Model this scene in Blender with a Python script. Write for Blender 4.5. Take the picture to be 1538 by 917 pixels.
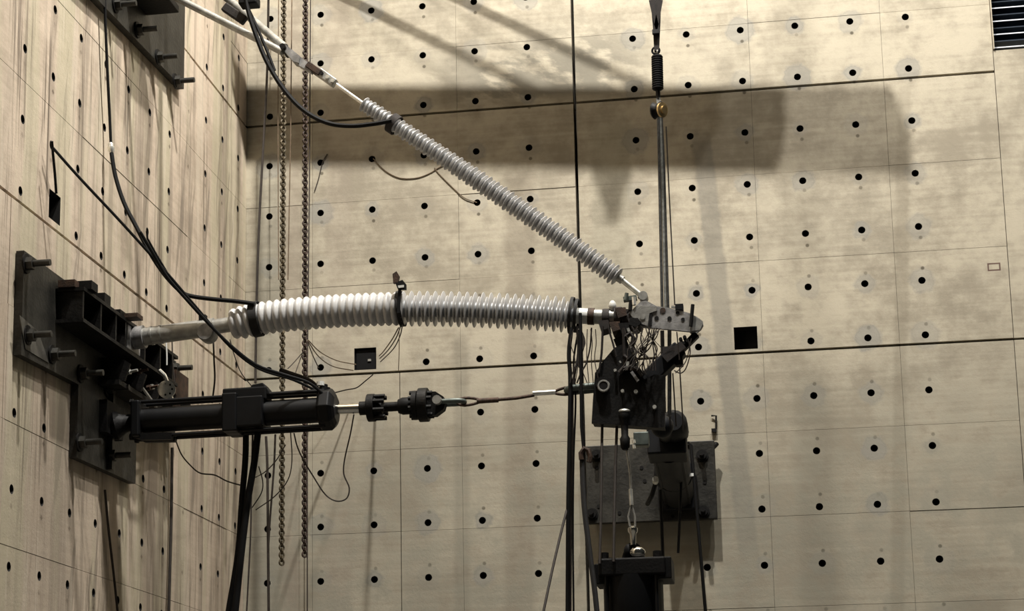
import bpy, math, random
from mathutils import Vector, Matrix, Quaternion
random.seed(7)
SC = bpy.context.scene
COL = SC.collection
for o in list(bpy.data.objects):
    bpy.data.objects.remove(o)

# ------------------------------------------------------------------ camera
F_PX, YAW, PITCH, ROLL = 2797.28, .1552, .1897, -.0167
CAM = Vector((4.7994, -16.4394, -4.0725))
PPX, PPY = 768.5 - 46.14, 458.5 + 220.94           # principal point (the picture is a crop)
_fw = Vector((-math.sin(YAW)*math.cos(PITCH), math.cos(YAW)*math.cos(PITCH), math.sin(PITCH)))
_rt = Vector((math.cos(YAW), math.sin(YAW), 0))
_up = _rt.cross(_fw)
RT = _rt*math.cos(ROLL) + _up*math.sin(ROLL)
UP = -_rt*math.sin(ROLL) + _up*math.cos(ROLL)
cd = bpy.data.cameras.new('camera')
cam = bpy.data.objects.new('camera', cd)
COL.objects.link(cam)
m = Matrix.Identity(4)
for i in range(3):
    m[i][0], m[i][1], m[i][2], m[i][3] = RT[i], UP[i], -_fw[i], CAM[i]
cam.matrix_world = m
cd.sensor_fit = 'HORIZONTAL'
cd.sensor_width = 36
cd.lens = F_PX*36/1538
cd.shift_x = 46.14/1538
cd.shift_y = 220.94/1538
cd.clip_end = 200
SC.camera = cam

# ------------------------------------------------------------------ world, exposure
w = bpy.data.worlds.new('hall_ambient')
SC.world = w
w.use_nodes = True
w.node_tree.nodes['Background'].inputs[0].default_value = (.9, .92, .85, 1)
w.node_tree.nodes['Background'].inputs[1].default_value = .02
SC.view_settings.view_transform = 'Standard'
SC.view_settings.look = 'None'
SC.view_settings.gamma = 1
SC.view_settings.use_curve_mapping = False
SC.view_settings.exposure = 0

# three high-bay lamps in a row parallel to the monorail beam
LAMP_A = Vector((3.5, -6.0, 9.0))
BEAM_A, BEAM_B = Vector((.70, -1.433, 4.02)), Vector((5.36, -1.78, 4.02))
ROW = (BEAM_B - BEAM_A).normalized()
LAMPS = [(LAMP_A, 5850), (LAMP_A + ROW*2.6, 2400), (LAMP_A + ROW*4.3, 750)]
LAMP_COL = (1.0, .965, .90)
for p, e in LAMPS:
    ld = bpy.data.lights.new('high_bay_light', 'POINT')
    ld.energy = e; ld.color = LAMP_COL; ld.shadow_soft_size = .13
    lo = bpy.data.objects.new('high_bay_light', ld)
    lo.location = p; COL.objects.link(lo)

# ------------------------------------------------------------------ pixel -> point on a real plane
def _ray(px, py):
    return RT*((px-PPX)/F_PX) - UP*((py-PPY)/F_PX) + _fw
def Py(px, py, y):
    d = _ray(px, py); return CAM + d*((y-CAM.y)/d.y)
def Px(px, py, x):
    d = _ray(px, py); return CAM + d*((x-CAM.x)/d.x)
def P(px, py, y, mx=.05):
    p = Py(px, py, y)
    return p if p.x >= mx else Px(px, py, mx)
YI = -3.72                                          # plane in which the tested assembly hangs

# ------------------------------------------------------------------ materials
def nodes_of(name):
    mt = bpy.data.materials.new(name); mt.use_nodes = True
    nt = mt.node_tree
    return mt, nt, nt.nodes['Principled BSDF']
class NT:
    def __init__(s, nt): s.nt = nt
    def val(s, sock, v):
        if hasattr(v, 'is_linked') or hasattr(v, 'links'): s.nt.links.new(v, sock)
        else: sock.default_value = v
    def M(s, op, a, b=0.0, c=None, clamp=False):
        n = s.nt.nodes.new('ShaderNodeMath'); n.operation = op; n.use_clamp = clamp
        s.val(n.inputs[0], a); s.val(n.inputs[1], b)
        if c is not None: s.val(n.inputs[2], c)
        return n.outputs[0]
    def noise(s, vec, scale, detail=3, rough=.55):
        n = s.nt.nodes.new('ShaderNodeTexNoise')
        n.inputs['Scale'].default_value = scale; n.inputs['Detail'].default_value = detail
        n.inputs['Roughness'].default_value = rough
        if vec is not None: s.nt.links.new(vec, n.inputs['Vector'])
        return n.outputs['Fac']
    def xyz(s, x, y, z):
        n = s.nt.nodes.new('ShaderNodeCombineXYZ')
        s.val(n.inputs[0], x); s.val(n.inputs[1], y); s.val(n.inputs[2], z)
        return n.outputs[0]
    def white(s, vec):
        n = s.nt.nodes.new('ShaderNodeTexWhiteNoise'); n.noise_dimensions = '3D'
        s.nt.links.new(vec, n.inputs['Vector']); return n.outputs['Value']
    def ss(s, v, e0, e1):                            # smoothstep e0..e1
        n = s.nt.nodes.new('ShaderNodeMapRange'); n.interpolation_type = 'SMOOTHSTEP'
        s.val(n.inputs['Value'], v)
        n.inputs['From Min'].default_value = e0; n.inputs['From Max'].default_value = e1
        return n.outputs['Result']
    def mix(s, f, a, b):
        n = s.nt.nodes.new('ShaderNodeMix'); n.data_type = 'RGBA'
        s.val(n.inputs[0], f); s.val(n.inputs[6], a); s.val(n.inputs[7], b)
        return n.outputs[2]
def c4(c): return (c[0], c[1], c[2], 1)

def mat(name, col, rough=.5, metal=0.0, var=.25, scale=9, bump=.0, col2=None, spec=.5):
    mt, nt, b = nodes_of(name); N = NT(nt)
    tc = nt.nodes.new('ShaderNodeTexCoord')
    f = N.noise(tc.outputs['Object'], scale, 4)
    f2 = N.ss(f, .3, .72)
    dark = tuple(v*(1-var) for v in col); light = col2 or tuple(min(1, v*(1+var)) for v in col)
    nt.links.new(N.mix(f2, c4(dark), c4(light)), b.inputs['Base Color'])
    b.inputs['Roughness'].default_value = rough; b.inputs['Metallic'].default_value = metal
    b.inputs['Specular IOR Level'].default_value = spec
    if bump:
        bn = nt.nodes.new('ShaderNodeBump'); bn.inputs['Strength'].default_value = bump
        bn.inputs['Distance'].default_value = .01
        nt.links.new(N.noise(tc.outputs['Object'], scale*7, 3), bn.inputs['Height'])
        nt.links.new(bn.outputs[0], b.inputs['Normal'])
    return mt

HX0, HY0 = .7272, .2807                             # hole grid offsets
def concrete(name, axis):
    """board-formed concrete; axis 'x' = wall along x (back), 'y' = wall along y (left)"""
    mt, nt, b = nodes_of(name); N = NT(nt)
    g = nt.nodes.new('ShaderNodeNewGeometry')
    s = nt.nodes.new('ShaderNodeSeparateXYZ'); nt.links.new(g.outputs['Position'], s.inputs[0])
    z = s.outputs[2]
    h = s.outputs[0] if axis == 'x' else N.M('MULTIPLY', s.outputs[1], -1)
    pos = g.outputs['Position']
    oi = nt.nodes.new('ShaderNodeObjectInfo')
    big = N.noise(N.xyz(h, z, 3.1), .9, 4, .6)
    mid = N.noise(N.xyz(h, z, 9.0), 5.5, 5, .65)
    fine = N.noise(N.xyz(N.M('MULTIPLY', h, 1), z, 1.7), 38, 4, .7)
    board = N.noise(N.xyz(N.M('MULTIPLY', h, .6), N.M('MULTIPLY', z, 14), 0), 1.5, 3)
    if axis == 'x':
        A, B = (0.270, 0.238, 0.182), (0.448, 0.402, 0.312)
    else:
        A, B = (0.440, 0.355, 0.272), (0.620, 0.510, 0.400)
    t = N.M('ADD', N.M('MULTIPLY', big, .45), N.M('ADD', N.M('MULTIPLY', mid, .38), N.M('MULTIPLY', board, .17)))
    t = N.ss(t, .38, .60)
    colr = N.mix(t, c4(A), c4(B))
    colr = N.mix(N.M('MULTIPLY', N.ss(fine, .55, .75), .16), colr, c4((0.216, 0.192, 0.150)))
    # panel to panel tone
    colr = N.mix(N.M('MULTIPLY', oi.outputs['Random'], .15), colr, c4((0.300, 0.276, 0.222)))
    # grid cell coordinates about the sleeves
    off = HX0 if axis == 'x' else HY0
    u = N.M('DIVIDE', N.M('SUBTRACT', h, off), .5); v = N.M('DIVIDE', z, .5)
    iu = N.M('ROUND', u); iv = N.M('ROUND', v)
    du = N.M('MULTIPLY', N.M('SUBTRACT', u, iu), .5); dv = N.M('MULTIPLY', N.M('SUBTRACT', v, iv), .5)
    r = N.M('SQRT', N.M('ADD', N.M('MULTIPLY', du, du), N.M('MULTIPLY', dv, dv)))
    hz_ = N.noise(N.xyz(h, z, 51.0), 11, 4, .65)
    r = N.M('ADD', r, N.M('MULTIPLY', N.M('SUBTRACT', hz_, .5), .11))
    w1 = N.white(N.xyz(iu, iv, 1.0)); w2 = N.white(N.xyz(iu, iv, 5.0)); w3 = N.white(N.xyz(iu, iv, 11.0))
    if axis == 'x':
        ok = N.M('MULTIPLY', N.M('LESS_THAN', h, 6.5), N.M('GREATER_THAN', N.M('ABSOLUTE', N.M('SUBTRACT', iu, 5.0)), .5))
        # grout halo
        R = N.M('ADD', .055, N.M('MULTIPLY', w1, .065))
        halo = N.M('MULTIPLY', N.M('SUBTRACT', 1.0, N.M('DIVIDE', N.M('SUBTRACT', r, R), .028), clamp=True), 1.0)
        halo = N.M('MULTIPLY', N.M('MULTIPLY', N.M('MINIMUM', halo, 1.0), ok), N.M('MULTIPLY', w2, .72))
        colr = N.mix(halo, colr, c4((0.258, 0.252, 0.228)))
        rim = N.M('MULTIPLY', N.M('SUBTRACT', 1.0, N.M('DIVIDE', N.M('ABSOLUTE', N.M('SUBTRACT', r, R)), .008), clamp=True), N.M('MULTIPLY', ok, N.M('MULTIPLY', w2, .25)))
        colr = N.mix(rim, colr, c4((0.150, 0.138, 0.114)))
        # tie marks above or below each sleeve
        sgn = N.M('SUBTRACT', N.M('MULTIPLY', N.M('LESS_THAN', iv, 1.5), 2.0), 1.0)
        dz = N.M('SUBTRACT', dv, N.M('MULTIPLY', sgn, N.M('ADD', .085, N.M('MULTIPLY', w3, .03))))
        dx = N.M('SUBTRACT', du, .012)
        rt = N.M('SQRT', N.M('ADD', N.M('MULTIPLY', dx, dx), N.M('MULTIPLY', dz, dz)))
        tie = N.M('MULTIPLY', N.M('MULTIPLY', N.ss(rt, .022, .010), ok), N.M('ADD', .25, N.M('MULTIPLY', w3, .6)))
        colr = N.mix(tie, colr, c4((0.066, 0.054, 0.036)))
        # water stains and plain darker bands, each where the photograph has it
        edge = N.M('MULTIPLY', N.M('SUBTRACT', mid, .5), .10)
        edge2 = N.M('MULTIPLY', N.M('SUBTRACT', big, .5), .35)
        for (xc, slope, hw, z0, z1, soft, st, c) in [
                (4.43, -.07, .075, -1.9, 2.0, .035, .50, (0.162, 0.156, 0.138)),  # long grey vertical band, darker than the concrete
                (2.61, .02, .11, -2.8, 1.75, .07, .38, (0.180, 0.150, 0.114)),
                (3.46, .02, .16, -.1, 2.2, .06, .30, (0.216, 0.210, 0.162)),  # broad greenish-grey band over the upper half
                (6.05, .07, .045, -3, 2.3, .04, .34, (0.180, 0.156, 0.114)),
                (2.06, .01, .05, -3, .2, .05, .36, (0.162, 0.150, 0.120)),
                (1.62, .0, .10, -2.6, -.1, .08, .22, (0.198, 0.180, 0.144)),
                (5.2, .0, .12, -2.6, -.3, .09, .20, (0.180, 0.174, 0.144)),
                (.22, .0, .10, -2.6, 1.9, .06, .30, (0.204, 0.210, 0.180)),
                (.90, .0, .10, -2.6, 3.8, .07, .22, (0.240, 0.198, 0.162)),
                (.45, .0, .06, -2.6, 3.8, .05, .25, (0.240, 0.192, 0.162))]:
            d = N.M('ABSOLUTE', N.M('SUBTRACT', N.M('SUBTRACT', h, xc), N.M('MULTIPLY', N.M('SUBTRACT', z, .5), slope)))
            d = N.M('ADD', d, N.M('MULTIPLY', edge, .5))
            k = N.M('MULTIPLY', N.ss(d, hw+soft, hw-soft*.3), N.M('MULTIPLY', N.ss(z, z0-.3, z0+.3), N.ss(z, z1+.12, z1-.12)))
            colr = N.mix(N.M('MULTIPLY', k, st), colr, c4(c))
        # cloudy darker smudges above the second construction joint
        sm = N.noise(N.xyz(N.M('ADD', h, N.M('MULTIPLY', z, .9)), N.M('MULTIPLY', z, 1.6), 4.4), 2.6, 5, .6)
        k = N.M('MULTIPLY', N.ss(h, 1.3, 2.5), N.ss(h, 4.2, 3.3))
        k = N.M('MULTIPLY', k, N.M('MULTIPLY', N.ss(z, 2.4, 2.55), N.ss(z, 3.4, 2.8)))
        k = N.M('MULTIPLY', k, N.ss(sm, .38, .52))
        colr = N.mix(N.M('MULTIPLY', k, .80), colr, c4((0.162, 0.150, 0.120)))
        # general dirt, with light fall-off painted in towards the bottom
        low = N.M('MULTIPLY', N.ss(z, .4, -1.6), N.ss(mid, .35, .65))
        colr = N.mix(N.M('MULTIPLY', low, .60), colr, c4((0.216, 0.210, 0.168)))
        # small rectangle drawn with a marker
        ax = N.M('ABSOLUTE', N.M('SUBTRACT', h, 6.857)); az = N.M('ABSOLUTE', N.M('SUBTRACT', z, .585))
        bx = N.M('MAXIMUM', N.M('SUBTRACT', ax, .050), N.M('SUBTRACT', az, .030))
        ln = N.ss(N.M('ABSOLUTE', bx), .009, .004)
        colr = N.mix(N.M('MULTIPLY', ln, .85), colr, c4((0.060, 0.018, 0.018)))
    else:
        # rain-like vertical streaks from the joints and sleeves
        s1 = N.noise(N.xyz(N.M('MULTIPLY', h, 6.5), N.M('MULTIPLY', z, .32), 2.0), 1.0, 4, .6)
        s2 = N.noise(N.xyz(N.M('MULTIPLY', h, 15), N.M('MULTIPLY', z, .5), 7.0), 1.0, 3, .6)
        s3 = N.noise(N.xyz(N.M('ADD', N.M('MULTIPLY', h, 7), N.M('MULTIPLY', z, 1.3)), N.M('MULTIPLY', z, .5), 17.0), 1.0, 3, .6)
        near = N.ss(h, 6.0, 3.9)
        near = N.M('ADD', .12, N.M('MULTIPLY', near, .88))
        clus = N.ss(N.noise(N.xyz(N.M('MULTIPLY', h, 1.7), N.M('MULTIPLY', z, .55), 41.0), 1.0, 2, .5), .44, .60)
        s4 = N.noise(N.xyz(N.M('MULTIPLY', h, 30), N.M('MULTIPLY', z, .45), 23.0), 1.0, 2, .5)
        tone = N.noise(N.xyz(N.M('MULTIPLY', h, 3.2), N.M('MULTIPLY', z, .22), 31.0), 1.0, 3, .5)
        colr = N.mix(N.M('MULTIPLY', N.ss(tone, .47, .58), .50), colr, c4((.47, .44, .30)))
        colr = N.mix(N.M('MULTIPLY', N.M('MULTIPLY', N.ss(s1, .49, .60), near), .55), colr, c4((.25, .205, .16)))
        colr = N.mix(N.M('MULTIPLY', N.M('MULTIPLY', N.ss(s2, .56, .64), clus), .70), colr, c4((.16, .125, .095)))
        colr = N.mix(N.M('MULTIPLY', N.M('MULTIPLY', N.ss(s4, .60, .68), clus), .80), colr, c4((.10, .075, .055)))
        colr = N.mix(N.M('MULTIPLY', N.M('MULTIPLY', N.ss(s3, .58, .64), near), .50), colr, c4((.17, .14, .11)))
        colr = N.mix(N.M('MULTIPLY', N.ss(s1, .44, .36), .45), colr, c4((.62, .54, .43)))
        drip = N.M('MULTIPLY', N.ss(N.M('ABSOLUTE', du), .05, .018), N.M('MULTIPLY', N.ss(dv, .01, -.03), N.ss(dv, -.30, -.06)))
        colr = N.mix(N.M('MULTIPLY', drip, N.M('MULTIPLY', w1, .55)), colr, c4((0.144, 0.114, 0.084)))
        tz = N.M('ABSOLUTE', N.M('ADD', dv, .11))
        tie = N.M('MULTIPLY', N.ss(N.M('ADD', N.M('ABSOLUTE', du), tz), .03, .012), N.M('MULTIPLY', w3, .8))
        colr = N.mix(tie, colr, c4((0.084, 0.060, 0.042)))
        low = N.M('MULTIPLY', N.ss(z, .2, -1.8), N.ss(mid, .3, .65))
        colr = N.mix(N.M('MULTIPLY', low, .28), colr, c4((0.216, 0.180, 0.138)))
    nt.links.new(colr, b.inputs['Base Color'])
    b.inputs['Roughness'].default_value = .82
    b.inputs['Specular IOR Level'].default_value = .25
    bn = nt.nodes.new('ShaderNodeBump'); bn.inputs['Strength'].default_value = .35; bn.inputs['Distance'].default_value = .006
    nt.links.new(N.M('ADD', fine, N.M('MULTIPLY', mid, .8)), bn.inputs['Height'])
    nt.links.new(bn.outputs[0], b.inputs['Normal'])
    return mt

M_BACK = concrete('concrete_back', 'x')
M_LEFT = concrete('concrete_left', 'y')
M_SLEEVE = mat('sleeve_steel', (0.0090, 0.0075, 0.0060), .7, 0, .3, 20)
M_CORE = mat('core_concrete', (0.0500, 0.0425, 0.0325), .9, 0, .3, 6)
M_FLOOR = mat('floor_concrete', (0.0960, 0.0920, 0.0840), .7, 0, .2, 3)
M_CEIL = mat('ceiling_sheet', (0.0600, 0.0600, 0.0600), .7, 0, .2, 3)
M_PLATE = mat('mill_steel', (0.0299, 0.0282, 0.0236), .5, .45, .5, 5, .3)
M_SHIM = mat('shim_steel', (.10, .095, .082), .45, .4, .4, 6, .2)
M_DARK = mat('dark_steel', (0.0031, 0.0027, 0.0025), 0.6, .3, .5, 8, .2, spec=0.3)
M_BEAM = mat('bracket_steel', (0.0076, 0.0076, 0.0076), 0.55, .4, .6, 7, .2, (.018, .016, .014), spec=0.3)
M_RUST = mat('rusty_steel', (0.0425, 0.0210, 0.0110), .7, .2, .5, 14, .3)
M_GALV = mat('galvanised_steel', (0.3571, 0.3522, 0.3274), .42, .55, .25, 12, .15)
M_YOKE = mat('yoke_steel', (0.2846, 0.2793, 0.2740), .5, .35, .35, 14, .2)
M_CHROME = mat('polished_rod', (.70, .68, .62), .16, 1, .1, 8)
M_BRIGHT = mat('bright_steel', (0.8250, 0.8140, 0.7480), .28, .7, .2, 15)
M_SIL = mat('silicone_rubber', (0.3182, 0.3274, 0.3366), .38, 0, .10, 10)
M_SIL2 = mat('silicone_rubber_pale', (0.5375, 0.5291, 0.5207), .36, 0, .10, 10)
M_WHITE = mat('white_paint', (0.6800, 0.6800, 0.6460), .35, 0, .08, 8)
M_BLACK = mat('black_rubber', (0.0024, 0.0024, 0.0027), 0.65, 0, .3, 10, spec=0.2)
M_STRAP = mat('black_webbing', (0.0055, 0.0045, 0.0045), .75, 0, .4, 30, .2)
M_BROWN = mat('dark_brown_strap', (0.0126, 0.0079, 0.0062), .8, 0, .4, 30, .2)
M_SLING = mat('sling_rope', (0.0650, 0.0375, 0.0250), .75, .1, .5, 40, .4)
M_ROPE = mat('wire_rope', (0.0500, 0.0500, 0.0475), .55, .5, .4, 40, .3)
M_PALER = mat('pale_rope', (0.2604, 0.2604, 0.2356), .6, .2, .3, 40, .3)
M_CHAIN = mat('chain_steel', (0.0743, 0.0578, 0.0330), .5, .5, .4, 22, .2)
M_CHAIN2 = mat('chain_rust', (0.0375, 0.0210, 0.0140), .6, .35, .4, 22, .2)
M_WIRE = mat('wire_brown', (0.0250, 0.0175, 0.0125), .7, 0, .3, 20)
M_WIRE2 = mat('wire_tan', (0.1200, 0.0840, 0.0510), .7, 0, .3, 20)
M_BLUE = mat('blue_black_paint', (0.0036, 0.0040, 0.0055), .6, 0, .3, 7, spec=.25)
M_ACT = mat('actuator_black', (0.0030, 0.0033, 0.0042), 0.5, .2, .4, 6, spec=0.3)
M_GREEN = mat('green_grey_steel', (0.1054, 0.1240, 0.1116), .45, .4, .3, 12)
M_LOUV = mat('louvre_blue_black', (.0216, .0300, .0440), .35, .2, .3, 5)
M_EDGE = mat('louvre_edge', (.75, .78, .85), .3, .3, .1, 5)
M_GOLD = mat('brass', (.62, .45, .22), .3, .8, .2, 12)

# ------------------------------------------------------------------ mesh helpers
def frame(d):
    return Vector(d).normalized().to_track_quat('Z', 'Y')
class MB:
    def __init__(s): s.v = []; s.f = []; s.mi = []; s.cur = 0
    def add(s, vs, fs):
        n = len(s.v); s.v += [Vector(q) for q in vs]
        for f in fs: s.f.append([i+n for i in f]); s.mi.append(s.cur)
        return s
    def box(s, c, size, rot=None):
        c = Vector(c); h = [q/2 for q in size]; vs = []
        for x in (-1, 1):
            for y in (-1, 1):
                for z in (-1, 1):
                    p = Vector((x*h[0], y*h[1], z*h[2]))
                    vs.append(c + (rot @ p if rot else p))
        return s.add(vs, [(0,1,3,2),(4,6,7,5),(0,4,5,1),(2,3,7,6),(0,2,6,4),(1,5,7,3)])
    def box2(s, a, b):
        a, b = Vector(a), Vector(b)
        return s.box((a+b)/2, [abs(b[i]-a[i]) for i in range(3)])
    def bar(s, p0, p1, wa, wb, up=(0, -1, 0)):      # rectangular bar p0->p1, wa across, wb along 'up'
        p0, p1 = Vector(p0), Vector(p1); d = (p1-p0); L = d.length; d.normalize()
        b = Vector(up); b = (b - d*b.dot(d)).normalized(); a = d.cross(b)
        vs = [p + a*(i*wa/2) + b*(j*wb/2) for p in (p0, p1) for i, j in ((-1,-1),(1,-1),(1,1),(-1,1))]
        return s.add(vs, [(3,2,1,0),(4,5,6,7),(0,1,5,4),(1,2,6,5),(2,3,7,6),(3,0,4,7)])
    def lathe(s, p0, d, prof, n=20):                # prof: [(r, z)...] along d from p0
        q = frame(d); p0 = Vector(p0); vs = []; fs = []
        for r, z in prof:
            for k in range(n):
                a = 2*math.pi*k/n
                vs.append(p0 + q @ Vector((r*math.cos(a), r*math.sin(a), z)))
        m_ = len(prof)
        for i in range(m_-1):
            for k in range(n):
                k2 = (k+1) % n
                fs.append((i*n+k, i*n+k2, (i+1)*n+k2, (i+1)*n+k))
        fs.append(tuple(range(n-1, -1, -1))); fs.append(tuple((m_-1)*n+k for k in range(n)))
        return s.add(vs, fs)
    def cyl(s, p0, p1, r, n=16, r2=None):
        p0, p1 = Vector(p0), Vector(p1); d = p1-p0
        return s.lathe(p0, d, [(r, 0), (r2 or r, d.length)], n)
    def tube(s, pts, r, n=6):
        pts = [Vector(p) for p in pts]; vs = []; fs = []
        rr = r if isinstance(r, (list, tuple)) else [r]*len(pts)
        up = None
        for i, p in enumerate(pts):
            d = (pts[min(i+1, len(pts)-1)] - pts[max(i-1, 0)]).normalized()
            if up is None: up = Vector((0, 1, 0)) if abs(d.y) < .9 else Vector((1, 0, 0))
            b = (up - d*up.dot(d))
            b = b.normalized() if b.length > 1e-6 else d.orthogonal().normalized()
            up = b; a = d.cross(b)
            for k in range(n):
                t = 2*math.pi*k/n
                vs.append(p + a*(rr[i]*math.cos(t)) + b*(rr[i]*math.sin(t)))
        for i in range(len(pts)-1):
            for k in range(n):
                k2 = (k+1) % n
                fs.append((i*n+k, i*n+k2, (i+1)*n+k2, (i+1)*n+k))
        fs.append(tuple(range(n-1, -1, -1))); fs.append(tuple((len(pts)-1)*n+k for k in range(n)))
        return s.add(vs, fs)
    def torus(s, c, axis, R, r, n=24, k=8, sx=1.0, flat=1.0):
        q = frame(axis); c = Vector(c); vs = []; fs = []
        for i in range(n):
            a = 2*math.pi*i/n
            for j in range(k):
                t = 2*math.pi*j/k
                rad = R + r*math.cos(t)*flat
                vs.append(c + q @ Vector((rad*math.cos(a)*sx, rad*math.sin(a), r*math.sin(t))))
        for i in range(n):
            for j in range(k):
                i2, j2 = (i+1) % n, (j+1) % k
                fs.append((i*k+j, i2*k+j, i2*k+j2, i*k+j2))
        return s.add(vs, fs)
    def band(s, c, axis, R, width, th=.006, n=28):  # flat strap round a cylinder
        q = frame(axis); vs = []; fs = []
        for i in range(n):
            a = 2*math.pi*i/n
            for rr, z in ((R, -width/2), (R+th, -width/2), (R+th, width/2), (R, width/2)):
                vs.append(Vector(c) + q @ Vector((rr*math.cos(a), rr*math.sin(a), z)))
        for i in range(n):
            i2 = (i+1) % n
            for j in range(4):
                j2 = (j+1) % 4
                fs.append((i*4+j, i2*4+j, i2*4+j2, i*4+j2))
        return s.add(vs, fs)
    def prism(s, pts, off):                         # polygon (3D points) extruded by vector off
        n = len(pts); off = Vector(off); pts = [Vector(p) for p in pts]
        vs = pts + [p+off for p in pts]
        fs = [tuple(range(n)), tuple(range(2*n-1, n-1, -1))]
        fs += [(i, i+n, (i+1) % n + n, (i+1) % n) for i in range(n)]
        return s.add(vs, fs)
    def sphere(s, c, r, n=14, m_=8, sc=(1, 1, 1)):
        vs = [Vector(c) + Vector((0, 0, r*sc[2]))]; fs = []
        for i in range(1, m_):
            t = math.pi*i/m_
            for k in range(n):
                a = 2*math.pi*k/n
                vs.append(Vector(c) + Vector((r*sc[0]*math.sin(t)*math.cos(a), r*sc[1]*math.sin(t)*math.sin(a), r*sc[2]*math.cos(t))))
        vs.append(Vector(c) - Vector((0, 0, r*sc[2])))
        for k in range(n): fs.append((0, 1+k, 1+(k+1) % n))
        for i in range(m_-2):
            for k in range(n):
                a, b_ = 1+i*n+k, 1+i*n+(k+1) % n
                fs.append((a, a+n, b_+n, b_))
        L = len(vs)-1
        for k in range(n): fs.append((L, L-n+(k+1) % n, L-n+k))
        return s.add(vs, fs)
    def build(s, name, mats, parent=None, smooth=False, origin=None, bevel=0.0):
        if not isinstance(mats, (list, tuple)): mats = [mats]
        if origin is None:
            lo = [min(v[i] for v in s.v) for i in range(3)]; hi = [max(v[i] for v in s.v) for i in range(3)]
            origin = Vector([(lo[i]+hi[i])/2 for i in range(3)])
        me = bpy.data.meshes.new(name)
        me.from_pydata([v-origin for v in s.v], [], s.f)
        for q in mats: me.materials.append(q)
        for p, i in zip(me.polygons, s.mi): p.material_index = i
        if smooth:
            for p in me.polygons: p.use_smooth = True
            try: me.set_sharp_from_angle(angle=math.radians(40))
            except Exception: pass
        me.update()
        return link(name, me, origin, parent, bevel=bevel)
WORLD = {}
def link(name, me, pos, parent=None, rot=None, bevel=0.0):
    o = bpy.data.objects.new(name, me); COL.objects.link(o)
    WORLD[o.name] = Vector(pos)
    o.location = Vector(pos) - (WORLD[parent.name] if parent else Vector((0, 0, 0)))
    if parent: o.parent = parent
    if rot is not None:
        o.rotation_mode = 'QUATERNION'; o.rotation_quaternion = rot
    if bevel:
        b = o.modifiers.new('bevel', 'BEVEL'); b.width = bevel; b.segments = 2; b.limit_method = 'ANGLE'
    return o
def tag(o, label, cat, group=None):
    o['label'] = label; o['category'] = cat
    if group: o['group'] = group
    return o
def thing(name, pos, label, cat, group=None):
    return tag(link(name, None, pos), label, cat, group)
def struct(o): o['kind'] = 'structure'; return o

# ------------------------------------------------------------------ walls made of cast panels with sleeves
def ring_cell(mb, rect, c, hole, mapf, depth):
    """rect (a0,a1,b0,b1) with a hole at c; hole = ('r', radius) or ('s', half size, da, db)"""
    a0, a1, b0, b1 = rect
    if hole[0] == 'r':
        n = 16; angs = [2*math.pi*k/n for k in range(n)]
        for (ca, cb) in ((a0, b0), (a1, b0), (a1, b1), (a0, b1)):
            t = math.atan2(cb-c[1], ca-c[0]) % (2*math.pi)
            i = min(range(len(angs)), key=lambda k: abs((angs[k]-t+math.pi) % (2*math.pi)-math.pi)); angs[i] = t
        angs.sort()
        inner = [(c[0]+hole[1]*math.cos(t), c[1]+hole[1]*math.sin(t)) for t in angs]
        ctr = c
    else:
        ctr = (c[0]+hole[2], c[1]+hole[3]); s = hole[1]
        angs = [math.pi/4+k*math.pi/2 for k in range(4)]
        inner = [(ctr[0]+s, ctr[1]+s), (ctr[0]-s, ctr[1]+s), (ctr[0]-s, ctr[1]-s), (ctr[0]+s, ctr[1]-s)]
    outer = []
    if hole[0] == 'r':
        for t in angs:
            dx, dy = math.cos(t), math.sin(t); k = 1e9
            if dx > 1e-9: k = min(k, (a1-ctr[0])/dx)
            if dx < -1e-9: k = min(k, (a0-ctr[0])/dx)
            if dy > 1e-9: k = min(k, (b1-ctr[1])/dy)
            if dy < -1e-9: k = min(k, (b0-ctr[1])/dy)
            outer.append((ctr[0]+k*dx, ctr[1]+k*dy))
    else:
        outer = [(a1, b1), (a0, b1), (a0, b0), (a1, b0)]
    n = len(inner)
    vs = [mapf(a, b, 0) for a, b in outer] + [mapf(a, b, 0) for a, b in inner] + [mapf(a, b, depth) for a, b in inner]
    mb.cur = 0
    mb.add(vs, [(i, (i+1) % n, n+(i+1) % n, n+i) for i in range(n)])
    mb.cur = 1
    mb.add(vs[n:], [(i, (i+1) % n, n+(i+1) % n, n+i) for i in range(n)] + [tuple(range(n, 2*n))])
    mb.cur = 0
def breaks(lo, hi, cs):
    cs = sorted(cs); out = [lo]
    for p, q in zip(cs, cs[1:]): out.append((p+q)/2)
    return cs, out+[hi]
def panel(parent, a0, a1, b0, b1, acs, bcs, holef, mapf, m_):
    mb = MB()
    acs = [a for a in acs if a0+.05 < a < a1-.03]; bcs = [b for b in bcs if b0+.03 < b < b1-.03]
    if acs and bcs:
        ac, ab = breaks(a0, a1, acs); bc, bb = breaks(b0, b1, bcs)
        for i, a in enumerate(ac):
            for j, b in enumerate(bc):
                rect = (ab[i], ab[i+1], bb[j], bb[j+1]); hl = holef(a, b)
                if hl: ring_cell(mb, rect, (a, b), hl, mapf, .29 if hl[0] == 'r' else .16)
                else: mb.add([mapf(rect[0], rect[2], 0), mapf(rect[1], rect[2], 0), mapf(rect[1], rect[3], 0), mapf(rect[0], rect[3], 0)], [(0,1,2,3)])
    else:
        mb.add([mapf(a0, b0, 0), mapf(a1, b0, 0), mapf(a1, b1, 0), mapf(a0, b1, 0)], [(0,1,2,3)])
    q = [(a0, b0), (a1, b0), (a1, b1), (a0, b1)]
    mb.add([mapf(a, b, 0) for a, b in q] + [mapf(a, b, .20) for a, b in q], [(i, i+4, (i+1) % 4+4, (i+1) % 4) for i in range(4)])
    return mb.build('concrete_panel', [m_, M_SLEEVE], parent)
HR = .0325
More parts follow.
